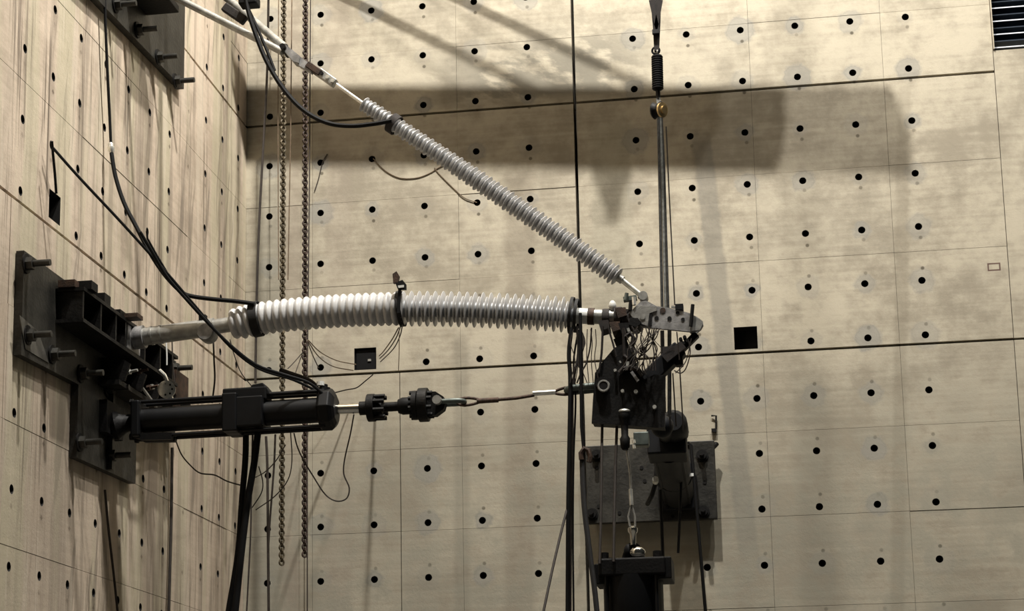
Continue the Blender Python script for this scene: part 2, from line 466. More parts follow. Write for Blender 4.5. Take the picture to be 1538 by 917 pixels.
ZB = [-5.6, -4.03, -3.21, -2.37, -1.57, -.81, -.08, .77, 1.59, 2.41, 3.06, 3.88, 4.7, 11.0]
MAIN = (-.08, 2.41)
def zspan(i):
    lo, hi = ZB[i], ZB[i+1]
    return lo + (.012 if lo in MAIN else .0014), hi - (.012 if hi in MAIN else .0014)
ZH = [k*.5 for k in range(-7, 10)]
# back wall
wb = struct(MB().box2((-.3, .32, -5.6), (10.5, .8, 11)).build('wall_back', M_CORE))
BX = [0.0, .65, 2.05, 3.167, 4.80, 6.0, 6.98]
BXL = [0.0, .65, 1.477, 2.05, 3.167, 4.80, 6.0, 6.98]
XH = [HX0+.5*k for k in range(-1, 12)]
def hole_back(x, z):
    k = round((x-HX0)/.5); r = round(z/.5)
    if k == 5: return None
    if r == 0 and k in (1, 8): return ('s', .104, -.075, .06)
    return ('r', HR)
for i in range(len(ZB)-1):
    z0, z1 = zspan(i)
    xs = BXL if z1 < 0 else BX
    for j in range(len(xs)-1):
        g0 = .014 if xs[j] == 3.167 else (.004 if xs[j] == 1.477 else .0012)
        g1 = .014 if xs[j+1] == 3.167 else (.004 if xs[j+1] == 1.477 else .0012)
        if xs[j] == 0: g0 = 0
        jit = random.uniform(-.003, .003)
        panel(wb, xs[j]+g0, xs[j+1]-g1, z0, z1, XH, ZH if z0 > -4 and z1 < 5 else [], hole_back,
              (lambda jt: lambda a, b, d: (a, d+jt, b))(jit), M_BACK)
# plain infill right of the sleeves, with a louvred opening above it
for (x0, x1, z0, z1) in [(6.985, 10.5, -5.6, -2.373), (6.985, 10.5, -2.367, -.09), (6.985, 10.5, -.07, 2.61), (9.3, 10.5, 2.615, 11), (6.985, 9.297, 5.6, 11)]:
    panel(wb, x0, x1, z0, z1, [], [], None, lambda a, b, d: (a, d+.004, b), M_BACK)
panel(wb, 6.99, 10.4, 0, 0.001, [], [], None, lambda a, b, d: (a, d+.1, b), M_BACK)
# left wall
wl = struct(MB().box2((-.8, -9.2, -5.6), (-.32, .32, 11)).build('wall_left', M_CORE))
LY = [0.0, .55, 1.77, 2.99, 4.21, 5.43, 6.65, 9.2]
YH = [HY0+.5*k for k in range(0, 17)]
def hole_left(y, z):
    if round((y-HY0)/.5) == 9 and round(z/.5) == 0: return ('s', .103, -.09, .08)
    return ('r', HR)
for i in range(len(ZB)-1):
    z0, z1 = zspan(i)
    for j in range(len(LY)-1):
        jit = random.uniform(-.003, .003)
        panel(wl, LY[j]+(.0012 if j else 0), LY[j+1]-.0012, z0, z1, YH, ZH if z0 > -4 and z1 < 5 else [], hole_left,
              (lambda jt: lambda a, b, d: (-d+jt, -a, b))(jit), M_LEFT)
struct(MB().box2((-.8, -18.5, -5.8), (10.5, .8, -5.6)).build('floor', M_FLOOR))
struct(MB().box2((-.8, -18.5, 11), (10.5, .8, 11.2)).build('ceiling', M_CEIL))
# louvred window, upper right
wn = struct(MB().box2((6.985, .19, 2.62), (9.295, .30, 5.6)).build('window_1', M_LOUV))
for k in range(23):
    z = 2.68 + k*.127
    s_ = MB().bar((6.99, .11, z), (9.29, .11, z), .014, .15, (0, -1, .5)).build('slat', M_LOUV, wn)
    MB().bar((6.99, .037, z-.030), (9.29, .037, z-.030), .010, .006).build('slat_edge', M_EDGE, s_)
MB().box2((6.985, -.02, 2.62), (6.995, .15, 5.6)).build('window_jamb', M_BACK, wn)

# ------------------------------------------------------------------ overhead monorail beam and lamps (they light and shade the wall)
mr = thing('monorail_beam', (BEAM_A+BEAM_B)/2, 'dark steel monorail beam hung close to the back wall above the test rig', 'beam')
d = BEAM_B-BEAM_A
MB().bar(BEAM_A+Vector((0,0,.10)), BEAM_B+Vector((0,0,.10)), .33, .03, (0,0,1)).build('top_flange', M_BEAM, mr)
MB().bar(BEAM_A-Vector((0,0,.10)), BEAM_B-Vector((0,0,.10)), .33, .03, (0,0,1)).build('bottom_flange', M_BEAM, mr)
MB().bar(BEAM_A, BEAM_B, .20, .19, (0,0,1)).build('web', M_BEAM, mr)
for (sx, wx) in ((.57, .45), (.75, 1.34)):
    p = BEAM_A + d*sx
    MB().bar(p+Vector((0, .08, -.02)), (wx, -.004, 3.97), .045, .045).build('diagonal_tie', M_BEAM, mr)
hk = thing('hook_block', BEAM_A+d*.60, 'tapering crane hook block hanging under the monorail beam', 'hook')
hp = BEAM_A + d*.60 - Vector((0, 0, .115))
MB().box(hp-Vector((0,0,.09)), (.26, .16, .18)).build('trolley', M_DARK, hk)
MB().lathe(hp-Vector((0,0,.18)), (0,0,-1), [(.10,0),(.11,.08),(.07,.22),(.03,.34)], 12).build('block', M_DARK, hk)
MB().tube([hp-Vector((0,0,.5))+Vector((.04*math.sin(a), 0, .05*math.cos(a))) for a in [k*.45 for k in range(11)]], .016).build('hook', M_DARK, hk)
for i, (p, e) in enumerate(LAMPS):
    nm = ['nearest the left wall', 'in the middle of the row', 'farthest from the left wall'][i]
    t = thing('high_bay_lamp', p+Vector((0,0,.2)), 'round high bay lamp under the ceiling, '+nm, 'lamp', 'high bay lamps in the hall roof')
    MB().lathe(p+Vector((0,0,.16)), (0,0,1), [(.30,0),(.31,.02),(.16,.20),(.10,.30),(.10,.45)], 20).build('housing', M_DARK, t, True)
    MB().cyl(p+Vector((0,0,.6)), (p.x, p.y, 11.0), .02, 8).build('pendant_rod', M_DARK, t)

# ------------------------------------------------------------------ anchor plates on the left wall
def bolt_mesh():
    mb = MB()
    mb.lathe((0,0,0), (1,0,0), [(.045,.012),(.045,.055)], 6)
    mb.lathe((0,0,0), (1,0,0), [(.022,.05),(.022,.17)], 10)
    o = mb.build('anchor_bolt', M_PLATE, None, True, Vector((0,0,0)))
    me = o.data; bpy.data.objects.remove(o); return me
BOLT = bolt_mesh()
_o = MB().lathe((0,0,0), (1,0,0), [(.066,0),(.066,.012)], 14).build('washer', M_DARK, None, True, Vector((0,0,0)))
WASHER = _o.data; bpy.data.objects.remove(_o)
def anchor(pos, parent):
    b_ = link('anchor_bolt', BOLT, pos, parent); link('washer', WASHER, pos, b_)
pl = tag(MB().prism([(.006,-y,z) for y,z in [(5.34,-.43),(5.34,-1.13),(4.33,-1.10),(4.33,-1.62),(3.12,-1.60),(3.12,-1.10),(2.2,-1.10),(2.2,-.43)]], (.055,0,0)).build('anchor_plate', M_PLATE),
         'T-shaped dark steel anchor plate bolted to the left wall behind the horizontal insulator', 'plate')
for (px, py) in [(38,396),(40,503),(77,532),(120,561),(160,583),(118,664),(163,684),(258,553),(245,640)]:
    anchor(Px(px, py, .061), pl)
MB().prism([Px(px_, py_, .062) for px_, py_ in [(28,473),(56,497),(72,545),(37,524)]], (.005,0,0)).build('shim_sheet', M_SHIM, pl)
MB().box2((.061,-3.74,-1.6),(.10,-3.70,-1.0)).build('rib', M_PLATE, pl)
up = tag(MB().prism([(.006,-y,z) for y,z in [(5.2,1.80),(2.12,1.955),(2.12,3.7),(5.2,3.7)]], (.06,0,0)).build('anchor_plate', M_PLATE),
         'dark steel anchor plate cut off by the top edge, high on the left wall', 'plate')
for (px, py) in [(262,122),(236,86),(172,7),(205,45)]:
    anchor(Px(px, py, .066), up)
q0 = Px(232, 2, .2)
ub = thing('lug_bracket', q0, 'black lug bracket standing out from the upper anchor plate', 'bracket')
MB().box2((.066, q0.y-.30, q0.z-.03), (.34, q0.y+.18, q0.z+.03)).build('lug_plate', M_DARK, ub, bevel=.006)
MB().box2((.066, q0.y-.24, q0.z+.03), (.25, q0.y-.20, q0.z+.5)).build('rib', M_DARK, ub)
MB().box2((.066, q0.y+.08, q0.z+.03), (.25, q0.y+.12, q0.z+.5)).build('rib', M_DARK, ub)
# bracket beam on the lower plate
bm = thing('bracket_beam', (.15,-3.7,-.66), 'black stiffened beam lying along the lower anchor plate, holding the horizontal insulator', 'beam')
MB().box2((.062,-4.78,-.555),(.26,-2.75,-.53)).build('top_flange', M_BEAM, bm)
MB().box2((.062,-4.78,-.775),(.26,-2.75,-.75)).build('bottom_flange', M_BEAM, bm)
MB().box2((.062,-4.76,-.75),(.15,-2.77,-.555)).build('web', M_BEAM, bm)
for y in (-4.76,-4.42,-4.12,-3.92,-3.50,-3.15,-2.85):
    MB().box2((.10,y-.012,-.75),(.25,y+.012,-.555)).build('stiffener', M_BEAM, bm)
for (y, dx, h) in ((-4.74,.05,.05),(-4.66,.14,.06),(-4.30,.10,.075),(-3.98,.10,.04),(-3.90,.2,.03),(-3.3,.12,.05)):
    MB().box2((.08+dx-.05, y-.06, -.53),(.08+dx+.07, y+.06, -.53+h)).build('clamp_block', M_RUST if y in (-4.74,-3.9) else M_DARK, bm)
lb = thing('clevis_bracket', (.15,-3.2,-.95), 'jumble of black clevis plates and bolts under the bracket beam on the left wall', 'bracket')
MB().box2((.062,-3.95,-1.02),(.22,-2.35,-.985)).build('shelf_plate', M_BEAM, lb)
for y in (-3.9,-3.55,-3.2,-2.85,-2.5):
    MB().prism([(.062,y,-.985),(.24,y,-.985),(.28,y,-.86),(.20,y,-.805),(.062,y,-.805)], (0,.025,0)).build('gusset', M_BEAM, lb)
for k in range(9):
    MB().lathe((.22+.02*(k%3), -3.8+.17*k, -.90+.05*math.sin(k*2.1)), (1,-.2,.1), [(.022,0),(.022,.03),(.011,.03),(.011,.09)], 6).build('bolt', M_GALV if k%3==0 else M_RUST, lb)
MB().box2((.06,-2.62,-.90),(.20,-2.30,-.60)).build('clamp_block', M_RUST, lb)
MB().tube([(.22,-3.5,-.93),(.26,-3.3,-1.03),(.24,-3.1,-1.08),(.20,-2.75,-1.04)], .012).build('earth_strap', M_GALV, lb)

# ------------------------------------------------------------------ curves
def catmull(pts, n=6):
    if len(pts) < 3: return pts
    out = []; P_ = [pts[0]*2-pts[1]] + list(pts) + [pts[-1]*2-pts[-2]]
    for i in range(1, len(P_)-2):
        a, b, c, e = P_[i-1], P_[i], P_[i+1], P_[i+2]
        for k in range(n):
            t = k/n
            out.append(.5*((b*2) + (c-a)*t + (a*2-b*5+c*4-e)*t*t + (b*3-a-c*3+e)*t**3))
    out.append(pts[-1]); return out
def resample(pts, step):
    L = [0]
    for a, b in zip(pts, pts[1:]): L.append(L[-1]+(b-a).length)
    tot = L[-1]
    def at(s):
        s = max(0, min(tot, s)); i = 0
        while i < len(L)-2 and L[i+1] < s: i += 1
        t = (s-L[i])/max(1e-9, L[i+1]-L[i]); return pts[i].lerp(pts[i+1], t), (pts[i+1]-pts[i]).normalized()
    return at, tot

# ------------------------------------------------------------------ sheds
def shed_mesh(name, rc, R, t, m_, n=24, round_=False):
    if round_: prof = [(rc,-t/2),(R-.010,-t*.36),(R-.002,-t*.16),(R,0),(R-.003,t*.15),(R-.014,t*.34),(rc,t/2)]
    else: prof = [(rc,-t*.5),(R-.004,-.0035),(R,-.001),(R,.001),(R-.004,.0035),(rc,t*.5)]
    o = MB().lathe((0,0,0),(0,0,1),prof,n).build(name, m_, None, True, Vector((0,0,0)))
    me = o.data; bpy.data.objects.remove(o); return me

# horizontal insulator
hz = [(205,507),(345,487),(385,479),(440,472),(520,466),(600,463.5),(680,464),(760,467),(830,471),(868,474),(905,475.5),(940,476)]
H = catmull([Py(x, y, YI) for x, y in hz], 8)
hat, hlen = resample(H, .01)
def s_at_px(px):                                    # arc length at a pixel column of the picture plane
    best = 0; bd = 1e9
    tx = Py(px, 470, YI).x
    for k in range(401):
        s = hlen*k/400; dd = abs(hat(s)[0].x-tx)
        if dd < bd: bd = dd; best = s
    return best
ins = thing('horizontal_insulator', Py(205,507,YI), 'long grey horizontal composite insulator with ribbed sheds, arched between wall plate and yoke', 'insulator')
def sweep(s0, s1, radf, n=20, step=.05):
    k = max(2, int((s1-s0)/step)); ss = [s0+(s1-s0)*i/k for i in range(k+1)]
    return MB().tube([hat(s)[0] for s in ss], [radf(s) for s in ss], n)
sA, sB, sC, sD, sE = s_at_px(205), s_at_px(300), s_at_px(350), s_at_px(604), s_at_px(866)
sweep(sA, s_at_px(322), lambda s: .066, 18).build('base_tube', M_GALV, ins, True); bt = bpy.data.objects['base_tube']
sweep(s_at_px(318), s_at_px(352), lambda s: .055, 18).build('base_neck', M_GALV, ins, True)
p, d_ = hat(sA)
MB().cyl(p-d_*.02, p+d_*.06, .085, 18).build('base_collar', M_YOKE, ins, True)
MB().box2((p.x-.22, p.y-.14, p.z-.11),(p.x-.02, p.y+.14, p.z+.10)).build('base_clevis', M_YOKE, ins, bevel=.008)
for px in (228, 243):
    p, d_ = hat(s_at_px(px)); MB().cyl(p-d_*.008, p+d_*.008, .071, 18).build('weld_ring', M_GALV, bt, True)
p, d_ = hat(s_at_px(312))
MB().lathe(p-Vector((0,.0,.045)), (0,-1,0), [(.058,-.07),(.066,-.05),(.066,.05),(.058,.07)], 18).build('pivot_boss', M_YOKE, ins, True)
MB().box((p.x-.03,p.y-.02,p.z+.07),(.05,.05,.04)).build('grease_block', M_BLACK, ins)
sweep(sC, sD, lambda s: .100 if s < sD-.02 else .085, 24).build('core', M_SIL, ins, True)
sweep(sD, sE, lambda s: .060-.010*((s-sD)/(sE-sD)), 20).build('core', M_SIL, ins, True)
FAT = shed_mesh('shed', .099, .122, .050, M_SIL2, 28, True)
END = shed_mesh('shed', .085, .112, .060, M_SIL2, 28, True)
s = sC+.02; pitch = .0545
p, d_ = hat(sC+.01)
MB().lathe(p-d_*.02, d_, [(.05,0),(.085,.01),(.10,.05),(.10,.09)], 24).build('end_dome', M_SIL, ins, True)
while s < sD-.02:
    p, d_ = hat(s)
    link('shed', END if s < sC+.05 else FAT, p, ins, frame(d_)); s += pitch
BIG = shed_mesh('shed', .050, .128, .013, M_SIL2, 24); SML = shed_mesh('shed', .050, .098, .012, M_SIL2, 24)
k = 0
s = sD+.012
while s < sE-.005:
    p, d_ = hat(s)
    link('shed', BIG if k % 2 == 0 else SML, p, ins, frame(d_)); s += .0288; k += 1
sweep(sE, s_at_px(884), lambda s: .056, 20).build('end_sleeve', M_WHITE, ins, True)
sweep(s_at_px(882), s_at_px(892), lambda s: .060, 20).build('end_ring', M_RUST, ins, True)
sweep(s_at_px(888), s_at_px(926), lambda s: .053, 20).build('end_tube', M_GALV, ins, True)
# straps and small things on it
def ringstrap(px, R, width, name, m_, label, cat='strap', tilt=0):
    p, d_ = hat(s_at_px(px)); d_ = (d_+Vector((0,0,tilt))).normalized()
    return tag(MB().band(p, d_, R, width).build(name, m_, None, True), label, cat)
ringstrap(385, .125, .062, 'wrap_strap', M_STRAP, 'wide black strap wrapped round the thick left end of the horizontal insulator')
ringstrap(601, .124, .035, 'wrap_strap', M_STRAP, 'narrow black strap round the middle of the horizontal insulator, below the sensor clip', tilt=.12)
ringstrap(858, .125, .022, 'wrap_strap', M_STRAP, 'black tie band near the right end of the horizontal insulator, left of its twin')
ringstrap(866, .115, .022, 'wrap_strap', M_STRAP, 'black tie band at the last shed of the horizontal insulator, next to the white sleeve')
p = Py(598, 432, YI)
sc_ = thing('sensor_clip', p, 'small black sensor clip standing upright on top of the horizontal insulator', 'sensor')
MB().bar(Py(598,470,YI-.13), Py(600,432,YI-.13), .022, .012).build('stem', M_BLACK, sc_)
MB().prism([Py(a,b,YI-.14) for a,b in [(590,425),(589,411),(595,407),(599,414),(597,424)]], (0,.03,0)).build('clip_jaw', M_RUST, sc_)
MB().prism([Py(a,b,YI-.14) for a,b in [(593,424),(604,420),(609,426),(609,434),(597,434)]], (0,.03,0)).build('clip_body', M_BLACK, sc_)
MB().prism([Py(a,b,YI-.15) for a,b in [(597,428.5),(606,427.5),(606,431),(598,432)]], (0,.008,0)).build('bright_tab', M_WHITE, sc_)
tag(MB().sphere(Py(919.5,459,YI-.03), .036, 14, 10, (.75,.75,1.1)).build('white_ball', M_WHITE, None, True), 'small white ball sitting on the collar at the right end of the horizontal insulator', 'marker')

# diagonal insulator
D0, D1, DS0, DS1 = Py(505,127,YI), Py(966,446,YI), Py(547,157,YI), Py(926,415,YI)
dg = thing('diagonal_insulator', (DS0+DS1)/2, 'slender white-grey ribbed composite insulator running diagonally from upper left down to the yoke', 'insulator')
sag = Vector((0,0,.012))
dv = (DS1-DS0); L = dv.length; dd = dv.normalized()
def dpt(t): return DS0.lerp(DS1, t) + sag*math.sin(math.pi*t)
MB().tube([dpt(i/24) for i in range(25)], .042, 14).build('core', M_SIL, dg, True)
DB = shed_mesh('shed', .040, .077, .022, M_SIL2, 22); DSm = shed_mesh('shed', .040, .068, .020, M_SIL2, 22)
n = int(L/.0335)
for i in range(n+1):
    t = i/n; o = link('shed', DB if i % 2 == 0 else DSm, dpt(t), dg, frame(dd))
    g = .76+.24*min(1, t*2.2); o.scale = (g, g, 1)
MB().cyl(D0, DS0+dd*.02, .014, 12).build('upper_rod', M_BRIGHT, dg, True)
MB().cyl(DS1-dd*.01, DS1+dd*.05, .030, 14).build('end_fitting', M_GALV, dg, True)
MB().cyl(DS1+dd*.04, D1, .020, 14).build('lower_rod', M_BRIGHT, dg, True)
MB().lathe(D1+Vector((0,.05,0)), (0,-1,0), [(.032,0),(.032,.10)], 16).build('eye', M_GALV, dg, True)
t_ = (Py(592,186,YI)-DS0).length/L
tag(MB().band(dpt(t_), dd, .070, .055).build('wrap_strap', M_BROWN, None, True), 'dark brown strap round the upper part of the diagonal insulator where the black cable ends', 'strap')
# tension link at its upper end
J = Py(428,76,YI)
lk = thing('tension_link', J, 'grey steel yoke and turnbuckle chain joining the diagonal insulator to its two tie rods', 'link')
a_, b_ = J, Py(470,103,YI)
MB().prism([Py(x,y,YI-.05) for x,y in [(421,70),(430,68),(450,84),(448,94),(440,92)]], (0,.10,0)).build('yoke_plate', M_YOKE, lk)
MB().prism([Py(x,y,YI-.03) for x,y in [(440,82),(452,86),(470,100),(466,108),(448,98)]], (0,.06,0)).build('link_plate', M_YOKE, lk)
MB().bar(Py(462,98,YI), Py(482,112,YI), .05, .08).build('clevis', M_RUST, lk, bevel=.006)
MB().bar(Py(478,108,YI), Py(503,126,YI), .062, .06).build('adjuster_plate', M_GALV, lk, bevel=.006)
for t in (.25,.6,.9):
    q = Py(478,108,YI).lerp(Py(503,126,YI), t); MB().cyl(q-Vector((0,.05,0)), q+Vector((0,.04,0)), .014, 8).build('bolt', M_BRIGHT if t>.5 else M_DARK, lk)
q = J; MB().cyl(q-Vector((0,.09,0)), q+Vector((0,.09,0)), .022, 10).build('pin', M_DARK, lk)
def hexrod(name, p0, p1, r, label):
    t = tag(MB().cyl(p0, p1, r, 14).build(name, M_GALV, None, True), label, 'rod', 'pair of tie rods to the upper plate')
    return t
e1 = Px(196,-38,.08); e2 = Px(250,-80,.08)
hexrod('tie_rod', Py(424,78,YI), e1, .028, 'lower and outer of the two pale tie rods running to the upper left plate')
hexrod('tie_rod', Py(427,71,YI), e2, .031, 'upper of the two pale tie rods, passing a brown strap near the top edge')
tag(MB().bar(P(336,10,YI-.03), P(368,32,YI-.03), .07, .05).build('brown_sleeve', M_BROWN, None, bevel=.01), 'dark brown sleeve lying along the upper pale tie rod near the top edge', 'sleeve')
tag(MB().box(P(374,3,YI-.1), (.14,.12,.07)).build('junction_box', M_BLACK, None, bevel=.01), 'black box cut off by the top edge right of the tie rods', 'box')

# ------------------------------------------------------------------ horizontal actuator
ac = thing('horizontal_actuator', Py(350,622,YI), 'black horizontal hydraulic actuator with four tie rods pushing out from the lower left plate', 'actuator')
def AX(px, dy=0): # axis line of the actuator
    return Py(px, 632-(px-205)*(18/300)+dy, YI)
adir = (AX(505)-AX(205)).normalized(); aup = Vector((-adir.z,0,adir.x)).normalized()
MB().cyl(AX(212), AX(500), .091, 26).build('barrel', M_ACT, ac, True)
MB().bar(AX(203), AX(216), .265, .235).build('rear_cap', M_ACT, ac, bevel=.012)
MB().lathe(AX(480), adir, [(.13,0),(.155,.02),(.155,.09),(.13,.11),(.10,.125)], 8).build('front_cap', M_ACT, ac, bevel=.006)
MB().bar(AX(340), AX(362), .28, .26).build('centre_ring', M_ACT, ac, bevel=.01)
MB().bar(AX(360), AX(400), .22, .24).build('centre_ring', M_ACT, ac, bevel=.01)
for su in (-1, 1):
    for sy in (-1, 1):
        o_ = aup*(su*.128) + Vector((0, sy*.055, 0))
        MB().cyl(AX(205)+o_, AX(490)+o_, .014, 8).build('tie_rod', M_ACT, ac, True)
        MB().cyl(AX(199)+o_, AX(204)+o_, .026, 6).build('nut', M_DARK, ac)
q = AX(375)+aup*.12
vm = MB().bar(AX(338)+aup*.135, AX(404)+aup*.135, .10, .16).build('valve_manifold', M_BLACK, ac, bevel=.012)
MB().prism([Py(x,y,YI-.07) for x,y in [(370,588),(378,577),(394,574),(402,584),(406,592),(368,592)]], (0,.14,0)).build('servo_valve', M_BLACK, vm, bevel=.006)
MB().bar(AX(400)+aup*.137, AX(486)+aup*.137, .026, .05).build('oil_pipe', M_ACT, ac)
MB().lathe(AX(486)+aup*.10, aup, [(.05,0),(.05,.06),(.03,.065),(.03,.085)], 10).build('port_block', M_BLACK, ac)
MB().lathe(Py(481,579,YI-.03), aup, [(.028,0),(.028,.03)], 10).build('port_cap', M_WHITE, ac)
MB().cyl(AX(500), Py(552,612.5,YI), .036, 18).build('piston_rod', M_CHROME, ac, True)
# rear clevis
MB().box2((.062,YI-.20,-1.36),(.12,YI+.15,-1.12)).build('clevis_plate', M_DARK, ac)
MB().lathe(Px(168,640,.10)*1.0, (AX(203)-Px(168,640,.10)), [(.10,0),(.11,.03),(.07,.09),(.05,.20)], 14).build('swivel', M_DARK, ac, True)
MB().cyl(Px(168,640,.10), AX(206), .045, 12).build('rear_neck', M_DARK, ac)
for dy in (.03,.11):
    MB().bar(AX(215)-aup*.13+Vector((0,dy-.08,0)), AX(262)-aup*.14+Vector((0,dy-.08,0)), .05, .05).build('drain_block', M_DARK, ac)
# load cell and couplings on the rod
lc = thing('load_cell', Py(605,610,YI), 'black load cell between two bolted flanges at the end of the actuator rod', 'load cell')
def BX_(px): return Py(px, 612.5-(px-550)*.055, YI)
bd = (BX_(660)-BX_(550)).normalized()
MB().cyl(BX_(540), BX_(556), .050, 16).build('lock_nut', M_DARK, lc, True)
fl0 = MB().cyl(BX_(552), BX_(563), .100, 20).build('flange', M_DARK, lc, True, bevel=.004)
MB().cyl(BX_(563), BX_(574), .078, 20, .05).build('hub', M_DARK, lc, True)
MB().cyl(BX_(572), BX_(603), .034, 14).build('neck', M_DARK, lc, True)
MB().lathe(BX_(598), bd, [(.05,0),(.062,.03),(.062,.10),(.055,.11)], 18).build('cell_body', M_BLACK, lc, True)
fl1 = MB().cyl(BX_(620), BX_(627), .105, 20).build('flange', M_DARK, lc, True)
fl2 = MB().cyl(BX_(629), BX_(643), .122, 20).build('flange', M_BEAM, lc, True, bevel=.004)
for kk, (px0, px1, R) in enumerate(((563,579,.080),(616,622,.090),(643,650,.085))):
    bu = Vector((-bd.z,0,bd.x))
    for i in range(8):
        a = math.pi*2*(i+.5)/8; o_ = bu*(R*math.cos(a)) + Vector((0,R*math.sin(a),0))
        MB().cyl(BX_(px0)+o_, BX_(px1)+o_, .016, 6).build('bolt', M_DARK, (fl0, fl1, fl2)[kk])
MB().prism([BX_(643)+Vector((0,-.04,.085)), BX_(655)+Vector((0,-.04,.085)), BX_(667)+Vector((0,-.04,.045)), BX_(670)+Vector((0,-.04,0)), BX_(667)+Vector((0,-.04,-.045)), BX_(655)+Vector((0,-.04,-.085)), BX_(643)+Vector((0,-.04,-.085))], (0,.08,0)).build('eye_lug', M_DARK, lc)
# shackles and wire sling
def shackle(pa, pb, Rw, r, m_, label, pinm):        # pa = pin point, pb = bow tip
    t = thing('shackle', (pa+pb)/2, label, 'shackle', 'shackles of the pulling line')
    d_ = (pb-pa).normalized()
    L_ = (pb-pa).length; side = Vector((0,1,0))
    pts = [pa+side*Rw, pa+d_*(L_*.55)+side*Rw*1.05] + [pa+d_*(L_-Rw+Rw*math.sin(a))+side*Rw*math.cos(a) for a in [k*math.pi/8 for k in range(0,9)]] + [pa+d_*(L_*.55)-side*Rw*1.05, pa-side*Rw]
    MB().tube(pts, r, 10).build('bow', m_, t, True)
    MB().cyl(pa-side*(Rw+.05), pa+side*(Rw+.05), r*1.05, 12).build('pin', pinm, t, True)
    MB().cyl(pa-side*(Rw+.075), pa-side*(Rw+.03), r*1.7, 12).build('pin_head', pinm, t, True)
    return t
shackle(Py(660,605,YI), Py(697,603,YI), .05, .019, M_GREEN, 'green-grey shackle pinned to the eye lug of the load cell', M_GALV)
shackle(Py(905,580.5,YI), Py(851,586,YI), .06, .024, M_GREEN, 'green-grey shackle pinned to the black load bracket', M_DARK)
sl = thing('wire_sling', Py(770,598,YI), 'taut brown wire rope sling with a spliced loop at each end between two shackles', 'sling')
def loop(px0, px1, py0, py1, hw):
    a, b = Py(px0,py0,YI), Py(px1,py1,YI); d_ = (b-a); n_ = Vector((-d_.z,0,d_.x)).normalized(); pts = []
    for k in range(17):
        t = k/16; ang = t*2*math.pi
        pts.append(a + d_*(.5-.5*math.cos(ang)) + n_*(hw*math.sin(ang)*(1.15-.6*(.5-.5*math.cos(ang)))))
    return pts
MB().tube(loop(686,722,603.5,601.5,.030), .0105, 8).build('left_loop', M_SLING, sl, True)
MB().tube(loop(862,832,585.5,589,.028), .0105, 8).build('right_loop', M_SLING, sl, True)
MB().cyl(Py(716,602,YI), Py(748,600,YI), .019, 10).build('ferrule', M_SLING, sl, True)
MB().cyl(Py(800,590.5,YI), Py(834,588.5,YI), .018, 10).build('ferrule', M_BRIGHT, sl, True)
MB().tube([Py(745,600,YI), Py(775,597.5,YI), Py(802,593,YI)], .0125, 8).build('rope', M_SLING, sl, True)

# ------------------------------------------------------------------ yoke at the insulator tips
yk = thing('end_yoke', Py(1000,478,YI), 'grey drilled steel yoke plate joining both insulator tips and pointing right', 'yoke')
side = [(944,470),(955,459),(962,452),(970,451),(986,459.5),(1005,462),(1034,469.5),(1047,476),(1055,482),(1056,488),(1052,495),(1040,498),(1000,494),(966,491),(955,484)]
for y in (YI-.075, YI+.045):
    MB().prism([Py(a,b,y) for a,b in side], (0,.03,0)).build('side_plate', M_YOKE, yk)
MB().prism([Py(a,b,YI-.085) for a,b in [(1034,474),(1050,478),(1055,486),(1051,495),(1036,497)]], (0,.012,0)).build('nose_patch', M_GALV, yk)
MB().prism([Py(a,b,YI-.083) for a,b in [(944,470),(955,459),(986,460),(986,466),(975,470),(972,489),(958,484)]], (0,.009,0)).build('cheek_plate', M_GALV, yk)
MB().prism([Py(a,b,YI-.081) for a,b in [(973,489),(976,471),(979,470),(978,489)]], (0,.006,0)).build('weld_strip', M_DARK, yk)
for (a, b, r, m_) in [(966,480,.020,M_GALV),(986.6,481.5,.015,M_DARK),(1006,482,.015,M_DARK),(1026,483.5,.013,M_DARK),(1018,473.7,.013,M_DARK),(996,470,.02,M_RUST)]:
    q = Py(a,b,YI); MB().cyl(q-Vector((0,.088 if m_ is M_GALV else .0785,0)), q+Vector((0,.08,0)), r, 12).build('bolt', m_, yk)
MB().cyl(Py(1037,490,YI-.10), Py(1040,457,YI-.10), .013, 8).build('upright_pin', M_BLACK, yk)
MB().box(Py(1020,462,YI-.05), (.055,.07,.04)).build('tilt_sensor', M_BLACK, yk)
MB().bar(Py(1008,460.5,YI-.05), Py(1016,461.5,YI-.05), .012, .03).build('sensor_arm', M_GALV, yk)
MB().prism([Py(a,b,YI-.02) for a,b in [(1035,497),(1052,494),(1040,506)]], (0,.03,0)).build('tip_lug', M_YOKE, yk)
# dark clamps at the tip of the horizontal insulator
for i, (a, b, R, wd) in enumerate([(910,478,.066,.05),(928,478,.078,.05),(941,480,.072,.06)]):
    p_ = Py(a,b,YI); MB().band(p_, (1,0,-.03), R*.75, wd, R*.3, 20).build('clamp_band', M_BROWN, yk, True)
for i, (a, b, s_) in enumerate([(905,487,.07),(922,489,.10),(936,491,.10),(950,484,.09),(931,468,.06)]):
    MB().prism([Py(a-8,b-6,YI-.09), Py(a+8,b-7,YI-.09), Py(a+10,b+5,YI-.09), Py(a-3,b+9,YI-.09)], (0,.16,0)).build('clamp_block', [M_BROWN,M_RUST,M_DARK][i%3], yk)
MB().prism([Py(a,b,YI-.1) for a,b in [(946,476),(958,478),(963,484),(955,491),(944,487)]], (0,.2,0)).build('clamp_block', M_DARK, yk)
ub_ = thing('u_bolt', Py(945,449,YI), 'green-grey U-bolt clip sitting above the yoke beside the lower rod of the diagonal insulator', 'bolt')
MB().bar(Py(936,450,YI-.04), Py(956,447,YI-.04), .03, .05).build('saddle', M_GREEN, ub_)
MB().cyl(Py(939,451,YI-.08), Py(941,440,YI-.08), .014, 8).build('leg', M_GREEN, ub_)
